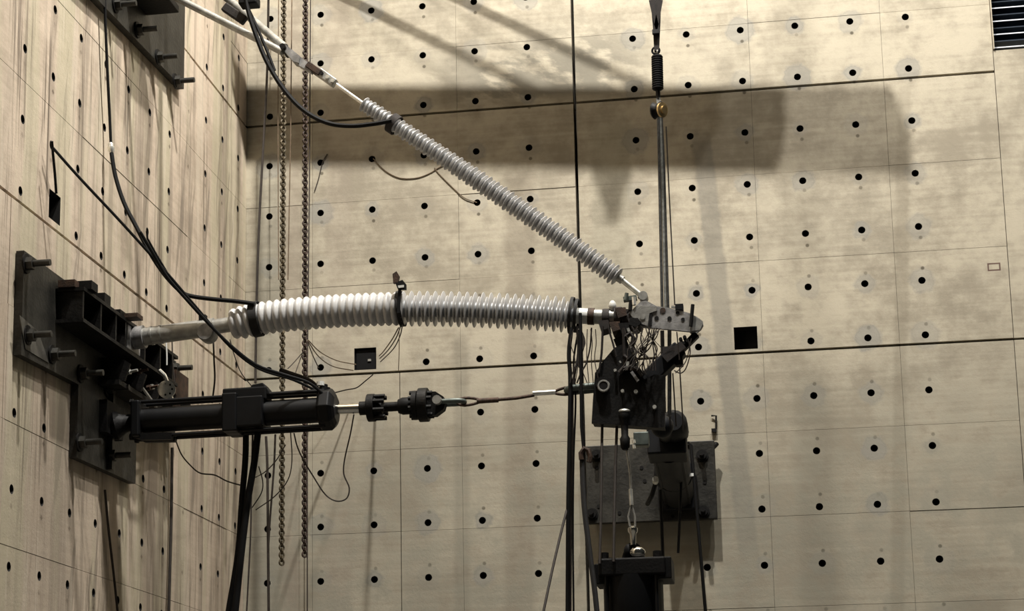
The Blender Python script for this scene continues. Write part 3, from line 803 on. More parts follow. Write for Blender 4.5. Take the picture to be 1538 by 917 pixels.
MB().cyl(Py(947,451,YI-.08), Py(946,466,YI-.08), .014, 8).build('leg', M_DARK, ub_)
MB().cyl(Py(952,458,YI-.08), Py(951,446,YI-.08), .016, 8).build('leg', M_BRIGHT, ub_)
# black load bracket
br = thing('load_bracket', Py(945,590,YI), 'large black steel load bracket hanging under the yoke, where all pulling lines meet', 'bracket')
out = [(888,635),(890,600),(893,560),(905,542),(922,522),(936,516),(940,540),(938,552),(948,551),(960,558),(966,570),(982,562),(999,563),(998,641),(985,642),(940,638)]
MB().prism([Py(a,b,YI-.11) for a,b in out], (0,.035,0)).build('front_plate', M_DARK, br)
MB().prism([Py(a,b,YI+.08) for a,b in out], (0,.035,0)).build('back_plate', M_DARK, br)
MB().prism([Py(a,b,YI-.075) for a,b in [(890,628),(996,632),(997,640),(889,634)]], (0,.155,0)).build('bottom_plate', M_DARK, br)
MB().bar(Py(968,575,YI), Py(1022,524,YI), .115, .13).build('diagonal_arm', M_BLUE, br, bevel=.01)
MB().bar(Py(998,540,YI-.07), Py(1026,518,YI-.07), .06, .06).build('arm_cap', M_BROWN, br)
MB().bar(Py(1018,530,YI), Py(1046,502,YI), .045, .06).build('arm_link', M_DARK, br)
MB().box(Py(1004,528,YI-.06), (.085,.08,.06)).build('arm_block', M_BROWN, br)
MB().box(Py(1020,542,YI-.03), (.05,.08,.07)).build('arm_block', M_DARK, br)
for (a, b) in [(1022,510),(1028,507),(1032,512),(1026,516)]:
    q = Py(a,b,YI-.06); MB().cyl(q-Vector((0,.03,0)), q+Vector((0,.05,0)), .013, 6).build('bolt', M_DARK, br)
MB().bar(Py(948,552,YI-.02), Py(930,508,YI-.02), .085, .09).build('upright_arm', M_DARK, br)
MB().bar(Py(930,512,YI-.02), Py(941,494,YI-.02), .075, .07).build('upright_link', M_BROWN, br)
MB().tube([Py(a,b,YI-.13) for a,b in [(930,560),(936,553),(947,551),(958,555),(965,564)]], .018, 8).build('saddle_rim', M_BROWN, br)
for (a, b, r, m_) in [(935,588,.012,M_BRIGHT),(955,589,.014,M_BRIGHT),(983,612,.014,M_BRIGHT),(924,557,.010,M_BRIGHT),(906,578,.042,M_DARK)]:
    q = Py(a,b,YI-.11); MB().cyl(q-Vector((0,.035,0)), q, r, 12).build('bolt', m_, br)
MB().torus(Py(906,579,YI-.14), (0,-1,0), .036, .009, 18, 6).build('pin_ring', M_GALV, br, True)
MB().bar(Py(948,558,YI-.14), Py(958,572,YI-.14), .02, .015).build('bright_tag', M_YOKE, br)
# ------------------------------------------------------------------ back plate and transverse actuator
x0, z0 = 3.20, -1.60; x1, z1 = 4.34, -.90
bp = tag(MB().box2((x0,-.20,z0),(x1,-.13,z1)).build('anchor_plate', M_PLATE, None, bevel=.006), 'dark grey-brown rectangular anchor plate standing off the back wall behind the load bracket', 'plate')
for (a, b) in [(1054,684),(1056,768),(889,772),(896,684)]:
    q = Py(a,b,-.2); MB().lathe(q, (0,-1,0), [(.055,0),(.055,.015),(.04,.015),(.04,.05),(.02,.05),(.02,.13)], 12).build('anchor_bolt', M_DARK, bp)
for (a, b) in [(896,702),(899,760),(963,702),(968,722),(1058,724),(930,770),(1010,775)]:
    q = Py(a,b,-.2); MB().cyl(q-Vector((0,.006,0)), q, .017, 10).build('plug', M_DARK, bp)
for (x, z) in [(3.3,-1.0),(4.24,-1.0),(3.3,-1.5),(4.24,-1.5)]:
    MB().box2((x-.06,-.13,z-.06),(x+.06,-.003,z+.06)).build('spacer', M_DARK, bp)
MB().tube([Py(a,b,-.22) for a,b in [(1026,672),(1027,666),(1034,664),(1038,668),(1038,676)]], .010, 6).build('lifting_eye', M_DARK, bp)
ta = thing('transverse_actuator', Py(1005,700,-1.5), 'blue-black hydraulic actuator reaching from the back anchor plate out to the load bracket', 'actuator')
T0, T1, T2, T3 = Py(1018,742,-.2), Py(1012,714,-.9), Py(1003,668,-2.1), Py(994,640,-3.0)
td = (T2-T0).normalized()
MB().box(T0+Vector((0,-.06,0)), (.34,.12,.30)).build('base_clevis', M_BLUE, ta, bevel=.01)
MB().cyl(T0+Vector((0,-.1,0)), T2, .145, 22).build('barrel', M_BLUE, ta, True)
MB().lathe(T1, td, [(.145,0),(.165,.02),(.165,.12),(.145,.14)], 22).build('gland_ring', M_BLUE, ta, True)
MB().bar(T2-td*.05, T2+td*.30, .30, .27, (0,0,1)).build('head_block', M_BLUE, ta, bevel=.015)
MB().bar(T2+td*.31+Vector((0,0,.11)), T2+td*.25+Vector((0,0,.11)), .26, .03, (0,0,1)).build('head_rim', M_YOKE, ta)
MB().cyl(T2+td*.3, T3, .055, 16).build('piston_rod', M_DARK, ta, True)
MB().sphere(T3, .085, 16, 10).build('swivel', M_BLUE, ta, True)
MB().lathe(Py(1012,640,-2.5), td, [(.09,-.25),(.105,-.2),(.105,.1),(.07,.16)], 16).build('servo_pack', M_BLUE, ta, True)
MB().tube([Py(985,722,-1.6), Py(979,742,-1.5), Py(972,756,-1.2)], .02, 8).build('hose_tail', M_BLACK, ta, True)
MB().cyl(Py(984,723,-1.75), Py(984,719,-1.85), .025, 10).build('hose_fitting', M_BRIGHT, ta)
MB().box(Py(1035,713,-1.2), (.07,.03,.025)).build('name_tag', M_WHITE, ta)
for a in range(4):
    o_ = Quaternion(td, a*math.pi/2+.78) @ Vector((.16,0,0))
    MB().cyl(T0+o_*.9+Vector((0,-.1,0)), T2+o_*.9, .014, 8).build('tie_rod', M_BLUE, ta)
tag(MB().box(Py(963,660,-3.2), (.11,.1,.10)).build('adapter_block', M_GREEN, None, bevel=.008), 'small olive adapter block beneath the black load bracket', 'block')
# ------------------------------------------------------------------ vertical actuator below
va = thing('vertical_actuator', Py(950,900,YI), 'black vertical actuator at the bottom edge under the load bracket', 'actuator')
vc = Py(950,860,YI); zt = Py(950,842,YI).z; zb_ = Py(950,868,YI).z
MB().box2((vc.x-.22,YI-.2,zb_),(vc.x+.235,YI+.2,zt)).build('head_plate', M_DARK, va, bevel=.012)
MB().box2((vc.x-.25,YI-.16,zb_-.05),(vc.x-.13,YI+.16,zt-.03)).build('side_lug', M_BLACK, va, bevel=.008)
MB().box2((vc.x+.17,YI-.18,zb_-.03),(vc.x+.275,YI+.18,zt)).build('side_lug', M_DARK, va, bevel=.008)
MB().lathe((vc.x+.0,YI,zb_+.01), (0,0,-1), [(.205,0),(.205,.55),(.18,.60),(.18,2.9)], 28).build('barrel', M_ACT, va, True)
MB().box2((vc.x-.3,YI-.3,-5.6),(vc.x+.3,YI+.3,-5.3)).build('base_block', M_DARK, va)
for (sx, sy) in ((-1,-1),(1,-1),(-1,1),(1,1)):
    MB().cyl((vc.x+sx*.17,YI+sy*.16,zb_), (vc.x+sx*.17,YI+sy*.16,-5.3), .016, 8).build('tie_rod', M_ACT, va)
    MB().cyl((vc.x+sx*.18,YI+sy*.14,zt), (vc.x+sx*.18,YI+sy*.14,zt+.045), .030, 6).build('nut', M_DARK, va)
MB().prism([Py(a,b,YI-.06) for a,b in [(932,843),(936,828),(943,816),(951,812),(960,818),(966,830),(969,843)]], (0,.12,0)).build('swivel_lug', M_DARK, va)
MB().sphere(Py(957,829,YI-.09), .05, 14, 10, (1.1,.7,.8)).build('swivel_ball', M_CHROME, va, True)
MB().sphere(Py(944,828,YI-.06), .045, 14, 10, (.8,.8,1.2)).build('swivel_ball', M_BLACK, va, True)
vl = thing('vertical_pull_link', Py(945,730,YI), 'slender bright and dark turnbuckle link between load bracket and the vertical actuator', 'link')
MB().lathe(Py(937,622,YI-.14), (0,0,-1), [(.03,-.03),(.042,0),(.036,.03),(.026,.07),(.024,.15),(.036,.17),(.032,.23),(.02,.25)], 14).build('rod_eye', M_DARK, vl, True)
MB().sphere(Py(937,617,YI-.15), .034, 12, 8, (1.2,1,.5)).build('rod_cap', M_GALV, vl, True)
for (a, b) in [(940,662),(951,660),(941,669),(951,668)]:
    MB().cyl(Py(a,b,YI-.14), Py(a+1,b+5,YI-.14), .012, 8).build('collar', M_BRIGHT, vl)
MB().tube([Py(a,b,YI-.10) for a,b in [(940,668),(943,690),(946,712),(947,735)]], .009, 8).build('wire', M_GALV, vl, True)
MB().cyl(Py(946.5,734,YI-.10), Py(948,758,YI-.10), .014, 10).build('turnbuckle', M_BRIGHT, vl, True)
for sx in (-1, 1):
    MB().tube([Py(948,757,YI-.10), Py(948+sx*5,775,YI-.10), Py(949.5+sx*4,790,YI-.10)], .007, 6).build('wire', M_GALV, vl, True)
MB().lathe(Py(950,797,YI-.10)+Vector((0,0,.035)), (0,0,-1), [(.012,0),(.034,.015),(.034,.04),(.022,.055),(.018,.13)], 14).build('lower_eye', M_CHROME, vl, True)
# silver sensor disc at the left
sd = thing('silver_flange', Px(250,585,.4), 'small silver drilled disc beside the rear of the horizontal actuator', 'flange')
q = P(250,585,YI+.15)
MB().lathe(q, (.25,-1,-.1), [(.062,0),(.066,.01),(.066,.03),(.05,.035)], 20).build('disc', M_BRIGHT, sd, True)
for k in range(7):
    a = k*2*math.pi/7; MB().sphere(q+Vector((.01+.042*math.cos(a), -.033, -.004+.042*math.sin(a))), .008, 8, 6).build('bolt', M_DARK, sd)
MB().tube([q+Vector((.0,0,.06)), q+Vector((-.02,0,.11)), q+Vector((-.06,0,.15))], .016, 8).build('elbow_pipe', M_BRIGHT, sd, True)
MB().cyl(q+Vector((.03,0,-.06)), q+Vector((.04,0,-.09)), .02, 8).build('drain_plug', M_BRIGHT, sd)

# ------------------------------------------------------------------ crane strap, spring, ropes
cs = thing('crane_strap', Py(985,40,YI), 'dark brown lifting strap hanging from the top edge to the black spring balancer', 'strap')
MB().prism([Py(a,b,YI-.02) for a,b in [(977,-40),(993,-40),(991,30),(989,76),(982,76),(980,40),(977,5)]], (0,.04,0)).build('strap_body', M_BROWN, cs)
tp = Py(985,-36,YI)
MB().cyl(tp, (tp.x, tp.y, 11.0), .015, 8).build('crane_rope', M_ROPE, cs)
for kk, (a0, b0, a1, b1) in enumerate(((977,0,988,48),(992,0,983,50))):
    MB().bar(Py(a0,b0,YI-.03), Py(a1,b1,YI-.03), .03, .008).build('strap_fold', M_BROWN, cs)
MB().box(Py(984.5,48,YI-.03), (.05,.03,.03)).build('stitched_keeper', M_STRAP, cs)
sp = thing('spring_balancer', Py(987,110,YI), 'black ribbed spring cylinder hanging on the lifting strap', 'spring')
s0, s1 = Py(986.3,83,YI), Py(987.6,136,YI)
prof = [(.02,0),(.036,.004)]; Ls = (s1-s0).length; nn = 15
for k in range(nn):
    a = .008+(Ls-.016)*k/nn; st = (Ls-.016)/nn
    prof += [(.036,a),(.042,a+st*.3),(.042,a+st*.6),(.036,a+st*.95)]
prof += [(.02,Ls)]
MB().lathe(s0, s1-s0, prof, 18).build('coil_body', M_BLACK, sp)
MB().torus(Py(984.5,76,YI), (0,-1,0), .026, .008, 16, 6).build('upper_ring', M_BLACK, sp, True)
MB().torus(Py(987,79,YI), (1,0,0), .02, .006, 16, 6).build('shackle', M_GALV, sp, True)
MB().cyl(s1, Py(988.3,150,YI), .017, 10).build('lower_stud', M_DARK, sp)
pu = thing('pulley_hook', Py(990,165,YI), 'small pulley with a bright brass washer below the spring cylinder', 'pulley')
MB().lathe(Py(990,166,YI)+Vector((-.05,0,0)), (1,-.35,-.05), [(.05,0),(.062,.012),(.05,.03),(.05,.05),(.062,.07),(.05,.08)], 18).build('sheave', M_DARK, pu, True)
MB().lathe(Py(993,165,YI-.05), (1,-.75,-.2), [(.054,0),(.054,.014),(.028,.018),(.028,.03)], 18).build('washer', M_GOLD, pu, True)
MB().cyl(Py(978,166,YI), Py(984,166,YI), .022, 12).build('axle_nut', M_GALV, pu, True)
MB().bar(Py(988.4,148,YI), Py(989.5,160,YI), .03, .03).build('hanger', M_GALV, pu)

def rope(name, label, cat, m_, w_px, pts, y0, y1=None, group=None, ex=None, n=6, smooth=True, mx=.05):
    """rope through picture points, depth running from y0 to y1; ex = extra world points appended"""
    y1 = y0 if y1 is None else y1
    L_ = [0]
    for (a, b), (c, e) in zip(pts, pts[1:]): L_.append(L_[-1]+math.hypot(c-a, e-b))
    W = [P(a, b, y0+(y1-y0)*l/max(1e-6, L_[-1]), mx) for (a, b), l in zip(pts, L_)]
    if smooth: W = catmull(W, 5)
    if ex:
        e = (W[-1]-W[-2]).normalized(); k = (W[-1].z+5.59)/max(.05, -e.z)
        q = W[-1]+e*k; h_ = Vector((q.x-W[-1].x, q.y-W[-1].y, 0))
        if h_.length > .8: h_ = h_.normalized()*.8
        f = Vector((W[-1].x, W[-1].y, -5.59))+h_; f.x = max(.03, f.x); f.y = min(-.03, f.y); W.append(f)
    avg = sum(abs(p.y-CAM.y) for p in W)/len(W)
    o = MB().tube(W, w_px/2*avg/F_PX*1.03, n).build(name, m_, None, True)
    return tag(o, label, cat, group)
tofloor = lambda p: Vector((p.x, p.y, -5.59))
G1 = 'hanging lines below the pulley'
rope('wire_rope', 'grey wire rope falling from the pulley to the yoke, left of a pale one', 'rope', M_ROPE, 4.5, [(988,172),(990,260),(992,360),(994,462)], YI+.10, None, G1, smooth=False)
rope('pale_rope', 'pale rope falling from the pulley to the yoke, between two darker ones', 'rope', M_PALER, 4, [(991,176),(994,260),(996.5,360),(999,462)], YI+.12, None, G1, smooth=False)
rope('wire_rope', 'dark wire rope falling from the pulley, right of the pale one', 'rope', M_ROPE, 4, [(993,174),(997,260),(1000,360),(1003,462)], YI+.14, None, G1, smooth=False)
rope('thin_rope', 'thin brown cord hanging right of the three pulley ropes', 'cord', M_WIRE, 2, [(1000,190),(1004,280),(1009,380),(1013,458)], YI+.16, None, G1, smooth=False)
for i, (a, lab) in enumerate([((994,496,997,620), 'left one of two dark ropes seen below the yoke'), ((1005,496,1005,625), 'right one of two dark ropes seen below the yoke')]):
    rope('wire_rope', lab, 'rope', M_ROPE if i else M_BROWN, 6, [(a[0],a[1]),((a[0]+a[2])/2,(a[1]+a[3])/2),(a[2],a[3])], YI+.2, YI+.3)
for i, (a0, b0, a1, b1, lab) in enumerate([(1004,560,1006,640,'thin dark line close right of the load bracket'), (1010,560,1015,640,'thin dark line second right of the load bracket'), (1020,545,1026,648,'thin dark line farthest right of the load bracket')]):
    rope('thin_rope', lab, 'cord', M_WIRE, 2, [(a0,b0),((a0+a1)/2,(b0+b1)/2),(a1,b1)], YI+.25, YI+.35)

# ------------------------------------------------------------------ chains
def chain(name, m_, label, xt, xb, yb, yd, group):
    b0 = Py(xb, yb, yd); t0 = Vector((b0.x, yd, 3.9))
    mb = MB(); n_ = int((t0-b0).length/.031)
    for i in range(n_):
        c = b0.lerp(t0, (i+.5)/n_)
        ax = Vector((.82,.57,0)) if i % 2 else Vector((-.57,.82,0))
        ax2 = Vector((-ax.y, ax.x, 0))
        pts = []
        for k in range(9):
            a = 2*math.pi*k/8
            pts.append(c + ax2*(.0205*math.cos(a)) + Vector((0,0,.0225*math.sin(a))))
        mb.tube(pts, .009, 5)
    return tag(mb.build(name, m_, None, True), label, 'chain', group)
chain('hoist_chain', M_CHAIN, 'olive-brown hoist chain hanging before the back wall, left of the rusty one', 425, 422.5, 847, -1.52, 'hoist chains')
chain('hoist_chain', M_CHAIN2, 'dark rusty hoist chain hanging before the back wall, right of the olive-brown one', 457, 457, 835, -1.52, 'hoist chains')
tr = thing('chain_trolley', (.86,-1.5,3.9), 'small dark trolley on the monorail beam carrying both hoist chains', 'trolley')
MB().box2((.70,-1.60,3.89),(1.05,-1.36,3.925)).build('trolley_plate', M_DARK, tr)

# ------------------------------------------------------------------ long vertical lines
rope('drop_rope', 'dark rope dropping beside the corner, left of the olive-brown chain, down past the actuator', 'rope', M_WIRE, 4, [(403,-20),(401,100),(396,200),(389,330),(385,450),(383,575)], -1.0, -1.3)
rope('drop_rope', 'thin dark line right of the two thick hoses running down to the floor', 'rope', M_WIRE, 4.2, [(399,655),(401,700),(402,800),(403,917)], -1.3, None, None, [tofloor])
rope('drop_rope', 'dark line hanging below the actuator, slanting left past the dark rope', 'rope', M_WIRE, 3.2, [(413,652),(411,700),(405,780),(402,830)], -1.4)
rope('drop_rope', 'thin dark line closest right of the two thick hoses, sloping down left', 'rope', M_WIRE, 2.6, [(377,745),(376,800),(373,860),(370,917)], -2.0, None, None, [tofloor])
rope('thin_rod', 'pale thin rod line standing left of the rusty chain', 'rope', M_WIRE2, 1.6, [(418,-10),(417,200),(418,420)], -.3, None, 'thin lines by the corner', smooth=False)
rope('thin_rod', 'thin brown line between the two hoist chains', 'rope', M_WIRE2, 1.8, [(438,-10),(436,200),(432,420)], -.3, None, 'thin lines by the corner', smooth=False)
rope('thin_rod', 'thin line right of the rusty chain, reaching the floor', 'rope', M_WIRE, 2, [(466,-10),(464,300),(461,560),(461,800),(461,917)], -.12, None, 'thin lines by the corner', [tofloor], smooth=False)
rope('down_pipe', 'brown conduit pipe on the left wall below the actuator', 'pipe', M_WIRE, 5, [(258,672),(257,760),(255,840),(253,917)], -2.1, None, None, [tofloor], 8, smooth=False, mx=.03)
rope('wall_cable', 'dark cord dropping down the left wall from the foot of the lower anchor plate', 'cord', M_WIRE, 4, [(157,735),(162,790),(170,860),(176,917)], -3.4, -3.3, None, [tofloor], mx=.03)
rope('pull_line', 'black vertical line between wire bundle and load bracket, right of the tie bands', 'line', M_BLACK, 5, [(871,470),(872,560),(873,640),(876,672)], YI-.15, None, None, smooth=False)
b_g = 'wire bundle below the tie bands'
rope('bundle_wire', 'thick black wire bundle falling from the tie bands to the floor, leftmost strand', 'cable', M_BLACK, 6.5, [(858,492),(854,530),(856,570),(855,650),(853,760),(852,917)], YI-.1, None, b_g, [tofloor])
rope('bundle_wire', 'brown strand of the wire bundle, second from the left', 'cable', M_BROWN, 4, [(866,490),(868,530),(860,580),(859,660),(857,760),(856,917)], YI-.05, None, b_g, [tofloor])
rope('bundle_wire', 'thin strand of the wire bundle nearest the load bracket', 'cable', M_BLACK, 3, [(868,495),(861,545),(864,600),(861,690),(860,800),(861,917)], YI-.02, None, b_g, [tofloor])
rope('bundle_wire', 'dark wire leaving the bundle and slanting down left to the bottom edge', 'cable', M_WIRE, 4, [(851,765),(842,800),(828,860),(816,917)], YI-.1, YI-.4, None, [tofloor])
rope('bundle_wire', 'looped dark wire curling between the tie bands and the load bracket', 'cable', M_WIRE, 3, [(874,500),(876,520),(868,545),(874,560),(866,590)], YI-.05)
rope('bundle_wire', 'thin wire hanging from the white sleeve down to the load bracket', 'cable', M_WIRE, 2.4, [(888,492),(886,520),(880,545),(872,560),(866,575)], YI)
G2 = 'ropes under the load bracket'
rope('tie_rope', 'left one of two dark ropes from the load bracket to the vertical actuator', 'rope', M_WIRE, 4.2, [(904,637),(903,700),(902,780),(900,846)], YI-.05, YI-.22, G2, smooth=False)
rope('tie_rope', 'right one of two dark ropes from the load bracket to the vertical actuator', 'rope', M_WIRE, 4.4, [(926,640),(924,700),(922,780),(921,843)], YI-.05, YI-.22, G2, smooth=False)
rope('dark_strap', 'greenish black strap falling from a brown loop past the left of the vertical actuator', 'strap', M_STRAP, 8, [(875,676),(874,700),(877,760),(884,820),(892,880),(896,917)], YI-.25, YI-.35, None, [tofloor], 8)
tag(MB().tube([Py(a,b,YI-.27) for a,b in [(873,690),(872,680),(877,673),(883,676),(886,686),(884,694)]], .018, 8).build('brown_loop', M_RUST, None, True), 'rusty brown loop at the left top corner of the back anchor plate', 'loop')
rope('black_cable', 'black cable hanging right of the transverse actuator down to the bottom edge', 'cable', M_BLACK, 5, [(1037,668),(1043,730),(1049,800),(1055,870),(1059,917)], -1.2, None, None, [tofloor])
rope('black_cable', 'dark hose hanging straight down from the transverse actuator before the anchor plate', 'cable', M_BLACK, 5, [(991,735),(993,780),(995,835)], -1.4)
rope('black_cable', 'thin dark hose on the right of the transverse actuator barrel', 'cable', M_BLACK, 4, [(1024,690),(1021,760),(1018,830)], -1.3)
# thick hoses under the horizontal actuator
rope('hydraulic_hose', 'thick black hydraulic hose from the actuator valve, left one of the pair', 'hose', M_BLACK, 10, [(369,640),(368,690),(363,750),(357,830),(343,917)], YI+.12, None, 'hydraulic hoses', [tofloor], 10)
rope('hydraulic_hose', 'thick black hydraulic hose from the actuator valve, right one of the pair', 'hose', M_BLACK, 11, [(388,638),(382,690),(372,750),(362,830),(353,917)], YI+.02, None, 'hydraulic hoses', [tofloor], 10)
rope('valve_lead', 'thin dark lead hanging between the two thick hydraulic hoses', 'cable', M_WIRE, 3, [(379,650),(378,690),(374,740)], YI+.1)
# cables from above at the left
yw = Px(165,200,.06).y
c1 = rope('feed_cable', 'black feed cable hanging down the left wall to a bright connector', 'cable', M_BLACK, 5, [(156,-30),(158,40),(161,110),(164,170),(166,216)], yw, None, None, mx=.06)
tag(MB().lathe(P(165.5,214,yw,.06), P(167.5,234,yw,.06)-P(165.5,214,yw,.06), [(.012,0),(.02,.01),(.02,.03),(.026,.035),(.026,.06),(.014,.08)], 12).build('cable_connector', M_BRIGHT, None, True), 'bright metal connector joining two black cables on the left wall', 'connector')
rope('feed_cable', 'thick black cable sagging from the connector to the left end strap of the horizontal insulator', 'cable', M_BLACK, 7, [(167,230),(173,265),(186,305),(204,340),(224,378),(245,410),(268,435),(285,444),(320,449),(352,452),(382,456)], yw, YI-.12, None, n=8, mx=.06)
rope('feed_cable', 'second black cable following the thick one and running on to the actuator valve', 'cable', M_BLACK, 5, [(210,348),(228,378),(250,415),(280,450),(315,488),(350,522),(385,548),(425,562),(462,574),(486,592)], -4.6, YI-.1, None, n=8, mx=.06)
rope('guy_cable', 'taut black cable from the small post above the left square pocket down to the actuator', 'cable', M_BLACK, 4.5, [(79,222),(120,268),(180,332),(246,405),(300,468),(345,520),(388,553),(440,570),(482,590)], Px(79,222,.10).y, YI, None, n=8, mx=.06)
yp = Px(78,214,.05).y
tag(MB().tube([Px(77.5,212,.07), Px(79,230,.06), Px(82,262,.045), Px(84,290,.02)], .010, 8).build('post_cable', M_BLACK, None, True), 'short black cable stub rising from the left square pocket', 'cable')
rope('hose_tail', 'brown sheathed hose arching from the corner side into the front cap of the actuator', 'hose', M_BROWN, 7, [(420,555),(440,562),(462,570),(474,580),(477,594)], YI+.05, None, None, n=8)
tag(MB().tube([Px(220,347,.5), Px(221,358,.5), Px(236,385,.55), Px(250,408,.6)], .008, 6).build('cable_tail', M_BLACK, None, True), 'short loose black cable end sticking up beside the thick cable', 'cable')
rope('sling_cable', 'black cable sagging from the top edge to the strap on the diagonal insulator', 'cable', M_BLACK, 7.5, [(366,-20),(372,15),(383,50),(400,92),(425,133),(455,165),(490,184),(525,189),(560,186),(588,181)], YI-.15, None, None, n=8)
rope('sling_cable', 'second strand beside the black cable near the tie rods', 'cable', M_BLACK, 5, [(372,12),(386,42),(402,80),(412,106)], YI-.1, None, None, n=8)
# thin wires
rope('thin_wire', 'thin wire from the actuator rear end sagging to the thick hoses', 'wire', M_WIRE, 2.2, [(263,660),(272,682),(285,698),(300,710),(322,713),(340,722),(360,728)], YI+.1, YI+.2)
rope('thin_wire', 'thin dark wire making a long U loop under the piston rod', 'wire', M_WIRE, 2.2, [(531,622),(526,650),(517,690),(516,712),(524,732),(520,748),(505,752),(488,742),(470,715),(455,690),(446,670),(441,650)], YI+.05)
rope('thin_wire', 'thin wire sagging from a sleeve hole towards the middle of the diagonal insulator', 'wire', M_WIRE2, 1.6, [(560,238),(578,256),(600,267),(625,267),(645,260),(658,252),(672,245)], -.008)
rope('thin_wire', 'thin wire from the diagonal insulator down to a sleeve hole on its right', 'wire', M_WIRE2, 1.6, [(652,252),(660,262),(680,282),(697,297),(716,304)], -.008)
rope('thin_wire', 'short thin wire hanging out of a sleeve hole near the upper left', 'wire', M_WIRE, 1.6, [(491,231),(484,244),(478,268),(472,287)], -.01)
for i, (pts, lab) in enumerate([
        ([(598,492),(588,510),(575,528),(569,534)], 'left one of three thin wires from the middle strap to the black pocket'),
        ([(601,490),(594,508),(582,526),(570,538)], 'middle one of three thin wires from the middle strap to the black pocket'),
        ([(604,488),(600,505),(590,524),(571,543)], 'right one of three thin wires from the middle strap to the black pocket')]):
    rope('thin_wire', lab, 'wire', M_WIRE if i else M_WIRE2, 1.8, pts, YI-.1, -.3, 'wires from the middle strap')
rope('bead_line', 'fine dotted line hanging straight below the middle strap', 'wire', M_WIRE2, 1.3, [(599,495),(599,525),(598,556)], YI-.1)
for i, (pts, lab) in enumerate([
        ([(462,510),(480,528),(505,541),(534,547)], 'upper one of two tan wires running to the left side of the black pocket'),
        ([(462,512),(478,535),(500,550),(530,556)], 'lower one of two tan wires running to the left side of the black pocket'),
        ([(461,512),(470,535),(478,552)], 'short thin wire ending at a sleeve hole by the rusty chain'),
        ([(455,528),(440,545),(432,553)], 'thin wire slanting left from the rusty chain above the actuator'),
        ([(454,530),(446,552),(440,570)], 'second thin wire slanting left from the rusty chain above the actuator')]):
    rope('thin_wire', lab, 'wire', M_WIRE2 if i < 2 else M_WIRE, 1.7, pts, -1.3, -.2 if i < 3 else -2)
rope('thin_wire', 'thin dark wire hanging from the pivot boss of the base tube', 'wire', M_WIRE, 3, [(320,512),(321,540),(322,570),(318,605)], YI+.1)
rope('thin_wire', 'fine wire curling left of the dark drop rope', 'wire', M_WIRE, 1.6, [(345,510),(352,535),(362,560),(378,580)], YI+.3, -2)
rope('thin_wire', 'fine wire falling beside the bracket beam to the silver disc', 'wire', M_WIRE, 2, [(258,512),(259,545),(262,575)], YI+.3)
rope('thin_wire', 'fine pale wire near the silver disc', 'wire', M_WHITE, 2.4, [(249,514),(250,532),(250,548)], YI+.25)
for i, (pts, lab) in enumerate([
        ([(428,668),(415,690),(398,708),(380,718)], 'upper wire crossing between the hoses and the olive-brown chain'),
        ([(436,650),(438,690),(432,720),(412,745),(384,765)], 'lower wire crossing between the hoses and the olive-brown chain'),
        ([(388,700),(394,722),(392,740),(378,762)], 'small looping wire right of the thick hoses'),
        ([(560,562),(548,572),(535,582),(520,585),(500,590)], 'fine loose wire above the front cap of the actuator')]):
    rope('thin_wire', lab, 'wire', M_WIRE, 1.8, pts, YI+.2, -2.4 if i < 2 else None)
# wires hanging from the tip clamps
random.seed(3)
tip = [([(905,490),(903,530),(899,560)],3.5,'first'),([(913,492),(920,515),(925,535)],3,'second'),([(936,492),(937,520),(938,550)],5,'third'),
       ([(948,490),(956,505),(950,525),(958,545),(952,560)],2.6,'fourth'),([(958,490),(948,510),(955,530),(945,548)],2.4,'fifth'),
       ([(965,492),(962,510),(968,530),(964,552),(970,562)],2.2,'sixth'),([(975,492),(972,515),(966,540),(969,560)],1.8,'seventh'),
       ([(986,492),(980,512),(982,535),(976,556)],2,'eighth'),([(1016,498),(1018,520),(1020,540)],1.8,'ninth'),
       ([(1034,512),(1036,530),(1030,552),(1022,560),(1012,556)],1.8,'tenth'),([(1038,508),(1032,535),(1026,548),(1014,560)],1.5,'eleventh')]
for pts, w_, nm in tip:
    rope('sensor_wire', nm+' from the left of the tangled dark wires hanging between yoke and load bracket', 'wire', M_BROWN if w_ > 2.5 else M_WIRE, w_, pts, YI-.14, YI-.12, 'sensor wires under the yoke')
mb = MB()
for k in range(14):
    xa, xb = random.uniform(936, 1000), random.uniform(930, 985)
    pts = [(xa, 493)] + [(xa+(xb-xa)*t+random.uniform(-9, 9), 493+62*t) for t in (.25, .5, .75)] + [(xb, 556)]
    mb.tube(catmull([Py(a, b, YI-.16-.01*(k % 4)) for a, b in pts], 5), random.uniform(.0025, .0045), 5)
tag(mb.build('wire_tangle', M_WIRE, None, True), 'tangle of hair-thin brown wires between the yoke and the load bracket', 'wires')['kind'] = 'stuff'
mb = MB()
for k in range(6):
    x = 862+k*6+random.uniform(-2, 2)
    pts = [(x, 494), (x+random.uniform(-6, 8), 515), (x+random.uniform(-8, 8), 540), (x+random.uniform(-6, 10), 575)]
    mb.tube(catmull([Py(a, b, YI-.12) for a, b in pts], 5), .0035, 5)
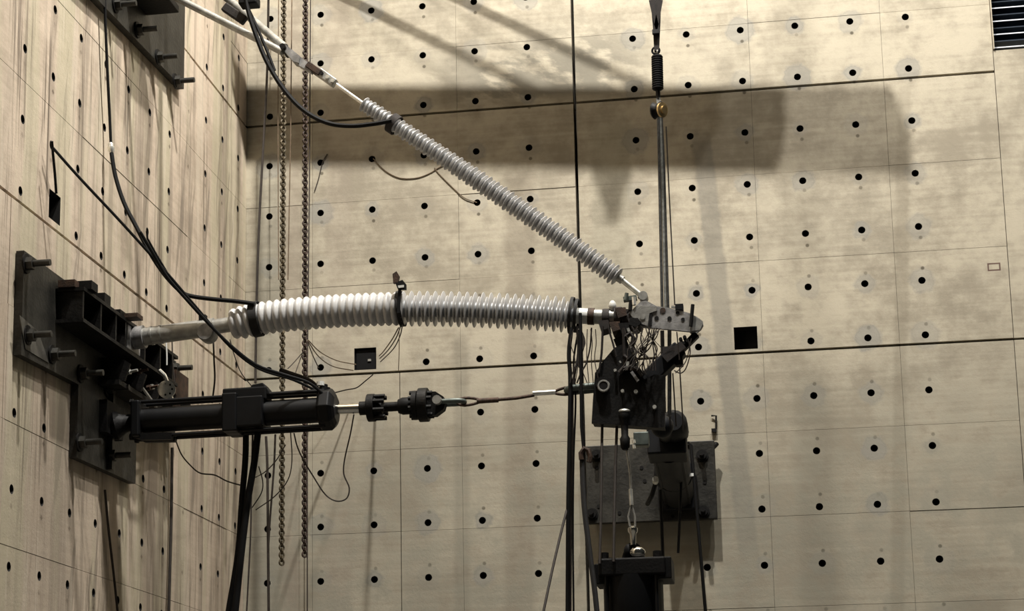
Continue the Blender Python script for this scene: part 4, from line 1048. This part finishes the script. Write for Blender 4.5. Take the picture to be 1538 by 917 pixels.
tag(mb.build('wire_tangle', M_WIRE, None, True), 'loose hair-thin wires straying between the black tie bands and the load bracket', 'wires')['kind'] = 'stuff'
tag(MB().tube([Py(a,b,YI-.13) for a,b in [(938,506),(946,500),(952,508),(946,520),(952,532),(944,540),(936,534)]], .016, 8).build('wire_knot', M_BROWN, None, True), 'knotted clump of brown tape and wire below the yoke clamps', 'wire')
for (a, b, m_) in [(945,496,M_BRIGHT),(949,512,M_YOKE),(957,528,M_YOKE),(943,546,M_BRIGHT)]:
    pass
wt = thing('tape_tags', Py(950,515,YI-.16), 'pale tape tags on the tangled wires under the yoke', 'tag')
for (a, b, s_) in [(943.5,495,.022),(946,520,.018),(952,530,.016),(942,546,.026),(957,547,.022),(931,543,.014)]:
    MB().box(Py(a,b,YI-.16), (s_*.8,.006,s_*1.2), Quaternion((0,1,0), random.uniform(-.6,.6))).build('tape', M_PALER, wt)
# small hook on the back wall by the plate
hk2 = thing('wall_hook', Py(1074,640,-.05), 'small dark hook fixed to the back wall above the right corner of the anchor plate', 'hook')
MB().tube([Py(1068,624,-.02), Py(1075,624,-.03), Py(1075,644,-.03), Py(1070,646,-.02)], .009, 6).build('hook_wire', M_DARK, hk2)
MB().box(Py(1072,646,-.025), (.045,.04,.03)).build('hook_foot', M_DARK, hk2)
tag(MB().cyl(Py(1076,666,-.13), Py(1070,672,-.17), .022, 10).build('plate_stud', M_DARK), 'small dark stud at the right top corner of the back anchor plate', 'stud')
tag(MB().bar(Py(1022,646,-2.0), Py(1032,646,-2.0), .02, .02).build('grease_nipple', M_BRIGHT), 'tiny bright fitting right of the transverse actuator head', 'fitting')
# steel boxes set into two of the square pockets
pk = thing('pocket_box', Py(551,537,.02), 'black metal box set into the square pocket left of the middle of the back wall', 'box')
c = Vector((HX0+.5-.075, 0, .06))
MB().box2((c.x-.092,.03,c.z-.092),(c.x+.092,.15,c.z+.092)).build('box_body', M_BLACK, pk)
MB().box2((c.x+.02,.018,c.z-.02),(c.x+.05,.03,c.z+.0)).build('latch', M_GALV, pk)
